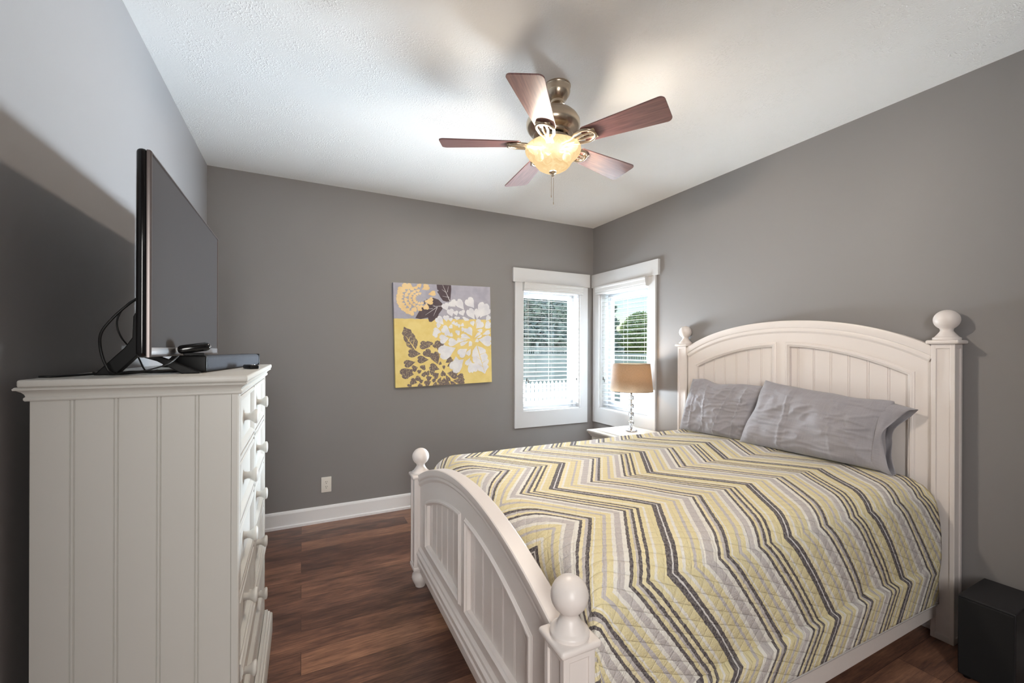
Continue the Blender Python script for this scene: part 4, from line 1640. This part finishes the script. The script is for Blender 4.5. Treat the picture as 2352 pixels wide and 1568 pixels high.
# ------------------------------------------------------------------ subwoofer
sw = thing('subwoofer', 'black box speaker standing on the floor in the right corner past the headboard', 'speaker', (2.685, 0.683, 0))
mb = MB()
mb.bb(-0.142, 0.150, -0.0835, 0.0835, 0.012, 0.351, 0.004, 2)
mb.build('cabinet', M['black_wood'], sw)
mb = MB()
mb.bb(-0.149, -0.142, -0.080, 0.080, 0.018, 0.343, 0.003, 2)
mb.build('front_grille', M['subwoofer_cloth'], sw)
for sx in (-0.12, 0.12):
    for sy in (-0.06, 0.06):
        mb = MB()
        mb.lathe([(0.012, 0.0), (0.014, 0.013), (0, 0.013)], 12, (sx, sy, 0))
        mb.build('foot', M['black'], sw)

# ------------------------------------------------------------------ flower painting on canvas
PC = Vector((1.169, YF, 1.5366))
PW, PH, PD = 0.910, 0.912, 0.036
pic = thing('canvas_painting', 'square canvas of white, plum and yellow flowers, yellow below and grey above', 'painting', PC)
pic.rotation_euler = (0, R(-1.5), 0)


def cv(px, py):
    """point of the picture surface from its spot in a 1481 x 1568 study of it"""
    u = (px - 88 - 16 * (py - 78) / 1400) / 1290
    top, bot = 78 + 57 * u, 1487 - 82 * u
    return ((u - 0.5) * PW, (0.5 - (py - top) / (bot - top)) * PH)


def clip_poly(poly):
    """keeps a shape inside the canvas edges"""
    def half(pts, ax, lim, sgn):
        out = []
        for i in range(len(pts)):
            a, b = pts[i], pts[(i + 1) % len(pts)]
            ia, ib = (a[ax] - lim) * sgn <= 0, (b[ax] - lim) * sgn <= 0
            if ia:
                out.append(a)
            if ia != ib:
                t = (lim - a[ax]) / (b[ax] - a[ax])
                out.append((a[0] + (b[0] - a[0]) * t, a[1] + (b[1] - a[1]) * t))
        return out
    for ax, lim in ((0, PW / 2 - 0.001), (1, PH / 2 - 0.001)):
        poly = half(poly, ax, lim, 1)
        if poly:
            poly = half(poly, ax, -lim, -1)
        if not poly:
            return []
    return poly


LAYER = [0]


def flat(mb, poly, h):
    LAYER[0] = (LAYER[0] + 1) % 60
    h += LAYER[0] * 0.000013
    poly = clip_poly(poly)
    if len(poly) < 3:
        return
    mb.bm.faces.new([mb.bm.verts.new((p[0], -PD - h, p[1])) for p in poly])


def petal(base, tip, w, heart=True):
    """heart or drop shaped petal: base point, outer end, greatest width (study pixels)"""
    bx, by = base
    dx, dy = tip[0] - bx, tip[1] - by
    L = math.hypot(dx, dy)
    ux, uy = dx / L, dy / L
    vx, vy = -uy, ux
    w *= 1.16
    out = []
    if heart:
        prof = [(0, 0), (.25, .20), (.5, .42), (.72, .50), (.9, .42), (1.0, .22), (.97, .08), (.90, 0)]
    else:
        prof = [(0, 0), (.2, .24), (.45, .46), (.68, .5), (.86, .40), (.97, .18), (1.0, 0)]
    left = [(s, k) for s, k in prof]
    right = [(s, -k) for s, k in reversed(prof[1:-1])]
    for s, k in left + right:
        out.append(cv(bx + ux * L * s + vx * w * k, by + uy * L * s + vy * w * k))
    return out


def leaf(base, tip, w, teeth=3):
    bx, by = base
    dx, dy = tip[0] - bx, tip[1] - by
    L = math.hypot(dx, dy)
    ux, uy = dx / L, dy / L
    vx, vy = -uy, ux
    prof = [(0.0, 0.02)]
    for i in range(teeth):
        a, b = 0.12 + 0.80 * i / teeth, 0.12 + 0.80 * (i + 1) / teeth
        wa = math.sin(PI * min(1, a * 0.9 + 0.12)) ** 0.8
        wb = math.sin(PI * min(1, b * 0.9 + 0.10)) ** 0.8
        prof += [(a, wa * 0.44), ((a + b) / 2, 0.5 * max(wa, wb)), (b - 0.02, wb * 0.50), (b + 0.005, wb * 0.40)]
    prof.append((1.0, 0.0))
    pts = [(s, k) for s, k in prof] + [(s, -k) for s, k in reversed(prof[:-1])]
    return [cv(bx + ux * L * s + vx * w * k, by + uy * L * s + vy * w * k) for s, k in pts]


def vein(mb, p, q, w, h):
    dx, dy = q[0] - p[0], q[1] - p[1]
    L = math.hypot(dx, dy)
    vx, vy = -dy / L, dx / L
    flat(mb, [cv(p[0] + vx * w, p[1] + vy * w), cv(q[0] + vx * w * .3, q[1] + vy * w * .3), cv(q[0] - vx * w * .3, q[1] - vy * w * .3), cv(p[0] - vx * w, p[1] - vy * w)], h)


mb = MB()
mb.box(-PW / 2, PW / 2, -PD, -0.001, -PH / 2, PH / 2)
mb.build('canvas', M['paint_yellow'], pic, bevel=0.002)
zsplit = cv(700, 565)[1]
mb = MB()
pts = [(-PW / 2, PH / 2), (PW / 2, PH / 2), (PW / 2, zsplit)]
rr = random.Random(4)
for i in range(39, 0, -1):
    pts.append((-PW / 2 + PW * i / 40, zsplit + rr.uniform(-0.003, 0.003)))
pts.append((-PW / 2, zsplit))
mb.bm.faces.new([mb.bm.verts.new((p[0], -PD - 0.0004, p[1])) for p in pts])
mb.bm.faces.new([mb.bm.verts.new(p) for p in ((-PW / 2 - 0.0004, -PD, PH / 2), (-PW / 2 - 0.0004, -0.001, PH / 2), (-PW / 2 - 0.0004, -0.001, zsplit), (-PW / 2 - 0.0004, -PD, zsplit))])
mb.build('grey_band', M['paint_grey'], pic)
# dark leaves at the top
dl = MB()
flat(dl, [cv(*p) for p in ((632, 100), (826, 112), (828, 170), (812, 330), (760, 332), (715, 318), (680, 270), (660, 230), (638, 200), (662, 186), (640, 168))], 0.0008)
flat(dl, [cv(*p) for p in ((722, 388), (700, 350), (655, 305), (585, 280), (540, 300), (495, 395), (440, 405), (400, 470), (355, 552), (420, 566), (515, 545), (530, 600), (560, 604), (620, 560), (650, 530), (655, 500), (700, 440))], 0.0008)
dl.build('dark_leaf', M['paint_dark'], pic)
vn = MB()
for p, q, w in (((810, 330), (712, 108), 6), ((765, 215), (700, 168), 4), ((776, 205), (790, 125), 4), ((800, 275), (708, 258), 4), ((795, 270), (720, 262), 3),
                ((722, 388), (580, 398), 6), ((640, 402), (482, 512), 5), ((580, 425), (490, 428), 4), ((620, 400), (575, 375), 4), ((640, 405), (586, 525), 5)):
    vein(vn, p, q, w, 0.0012)
vn.build('leaf_vein', M['paint_line'], pic)

# yellow flower, upper left
yf = MB()
cx, cy = 420, 330
rnd = random.Random(11)
for k, (r_in, r_out, n_, w, a0, a1) in enumerate(((205, 300, 9, 74, 128, 250), (150, 205, 9, 52, 95, 275), (100, 150, 9, 44, 90, 290), (50, 100, 8, 36, 80, 300))):
    for i in range(n_):
        a = R(a0 + (a1 - a0) * (i + 0.5) / n_ + rnd.uniform(-3, 3))
        c, s = math.cos(a), math.sin(a)
        flat(yf, petal((cx + c * r_in, cy - s * r_in * 0.82 - 40), (cx + c * r_out, cy - s * r_out * 0.82 - 40), w), 0.0016)
for base, tip, w in (((520, 235), (618, 215), 62), ((440, 170), (536, 130), 66), ((470, 330), (585, 330), 76), ((500, 350), (490, 440), 66), ((330, 150), (250, 118), 80), ((240, 190), (138, 170), 76),
                     ((420, 150), (400, 95), 54), ((250, 130), (205, 92), 60), ((360, 400), (330, 462), 62), ((420, 380), (400, 440), 52), ((520, 320), (580, 290), 50), ((470, 170), (500, 96), 56)):
    flat(yf, petal(base, tip, w), 0.0018)
yf.build('yellow_flower', M['paint_peach'], pic)
vn = MB()
for p, q, w in (((470, 320), (482, 378), 8), ((482, 350), (455, 372), 5), ((500, 300), (532, 318), 7), ((520, 300), (515, 345), 6)):
    vein(vn, p, q, w, 0.0022)
vn.build('stamen', M['paint_dark'], pic)

# plum flower, lower left
pf = MB()
cx, cy = 670, 1290
for base, tip, w in (((545, 935), (410, 905), 100), ((520, 930), (540, 865), 80), ((610, 960), (585, 900), 38), ((640, 1170), (580, 1010), 110), ((560, 1080), (470, 985), 100), ((420, 1030), (260, 1020), 100),
                     ((520, 1110), (375, 1105), 90), ((350, 1140), (210, 1175), 90), ((330, 1240), (170, 1320), 130), ((330, 1310), (255, 1290), 70), ((380, 1210), (310, 1235), 80), ((470, 1180), (430, 1235), 70),
                     ((660, 1240), (530, 1195), 90), ((600, 1260), (535, 1290), 60), ((520, 1250), (490, 1320), 50), ((480, 1260), (440, 1335), 46), ((430, 1250), (375, 1280), 46), ((430, 1390), (350, 1345), 60),
                     ((370, 1420), (285, 1390), 80), ((450, 1380), (400, 1410), 44), ((560, 1340), (490, 1370), 60), ((550, 1400), (465, 1440), 70), ((650, 1290), (580, 1340), 80), ((680, 1340), (640, 1420), 40),
                     ((620, 1350), (565, 1405), 40), ((700, 1250), (712, 1330), 62), ((740, 1310), (790, 1400), 50), ((760, 1290), (905, 1310), 110), ((880, 1340), (985, 1320), 62), ((840, 1390), (1000, 1395), 90),
                     ((800, 1390), (860, 1460), 60), ((720, 1350), (720, 1480), 140), ((610, 1400), (600, 1480), 60), ((400, 1420), (410, 1480), 60), ((300, 1440), (260, 1475), 60), ((690, 1170), (655, 1150), 44),
                     ((720, 1240), (715, 1185), 34), ((760, 1200), (820, 1165), 40), ((740, 1150), (830, 1090), 70), ((660, 1010), (660, 850), 110)):
    flat(pf, petal(base, tip, w), 0.0008)
flat(pf, leaf((350, 975), (212, 668), 150), 0.0008)
pf.build('plum_flower', M['paint_brown'], pic)
vn = MB()
for p, q, w in (((352, 978), (232, 790), 7), ((285, 905), (220, 895), 5), ((262, 870), (285, 800), 5), ((315, 935), (340, 840), 5)):
    vein(vn, p, q, w, 0.0012)
vn.build('leaf_vein', M['paint_yellow'], pic)

# white flower, right
wf = MB()
for base, tip, w in (((770, 450), (730, 355), 90), ((880, 400), (815, 325), 110), ((1000, 440), (900, 310), 96), ((1142, 415), (1045, 290), 118), ((1230, 550), (1300, 345), 150), ((1250, 530), (1368, 420), 90),
                     ((835, 535), (800, 430), 84), ((900, 520), (880, 455), 60), ((990, 520), (960, 450), 80), ((1150, 570), (1060, 430), 100), ((1180, 570), (1200, 425), 92), ((1310, 590), (1368, 520), 60),
                     ((720, 640), (630, 540), 90), ((690, 640), (625, 655), 60), ((760, 600), (750, 515), 74), ((820, 600), (810, 545), 56), ((900, 580), (905, 530), 70), ((1010, 590), (1030, 545), 90),
                     ((690, 740), (580, 720), 84), ((640, 740), (590, 800), 66), ((800, 740), (700, 680), 96), ((770, 700), (770, 790), 72), ((840, 690), (800, 650), 56), ((870, 640), (840, 600), 46),
                     ((790, 820), (665, 840), 110), ((830, 740), (815, 800), 42), ((940, 720), (890, 760), 70), ((900, 660), (880, 610), 50), ((950, 640), (910, 660), 48), ((1000, 660), (960, 630), 44),
                     ((920, 880), (780, 870), 100), ((1090, 820), (950, 800), 84), ((990, 860), (895, 840), 54), ((1060, 860), (940, 910), 44), ((1010, 700), (960, 700), 50), ((1110, 790), (1045, 680), 90),
                     ((1060, 700), (990, 720), 50), ((1130, 660), (1110, 590), 60), ((1160, 690), (1250, 590), 120), ((1290, 680), (1370, 600), 70), ((1300, 690), (1372, 640), 60), ((1140, 820), (1240, 760), 66),
                     ((1180, 710), (1260, 720), 44), ((1260, 770), (1370, 730), 54), ((1200, 840), (1390, 860), 130), ((1150, 870), (1200, 840), 44), ((1060, 930), (1110, 870), 64), ((880, 950), (655, 1040), 170),
                     ((720, 900), (760, 1080), 130), ((1040, 960), (920, 1050), 110), ((1090, 960), (1040, 1050), 54), ((990, 1100), (820, 1250), 150), ((880, 1060), (900, 1240), 130), ((1080, 1080), (1020, 1180), 52),
                     ((1085, 1110), (1090, 1285), 80), ((1100, 1150), (1195, 1240), 110)):
    flat(wf, petal(base, tip, w, True), 0.0024)
flat(wf, leaf((1170, 920), (1290, 1295), 230, 4), 0.0024)
wf.build('white_flower', M['paint_white'], pic)
vn = MB()
for p, q, w in (((1180, 925), (1285, 1275), 6), ((1215, 1040), (1300, 1010), 3), ((1240, 1110), (1160, 1060), 3), ((1250, 1150), (1320, 1110), 3), ((1262, 1200), (1190, 1160), 3), ((1130, 830), (1090, 1110), 14), ((1130, 830), (1180, 600), 9), ((1140, 825), (1290, 740), 8), ((1120, 830), (900, 830), 6)):
    vein(vn, p, q, w, 0.0028)
vn.build('petal_line', M['paint_yellow'], pic)
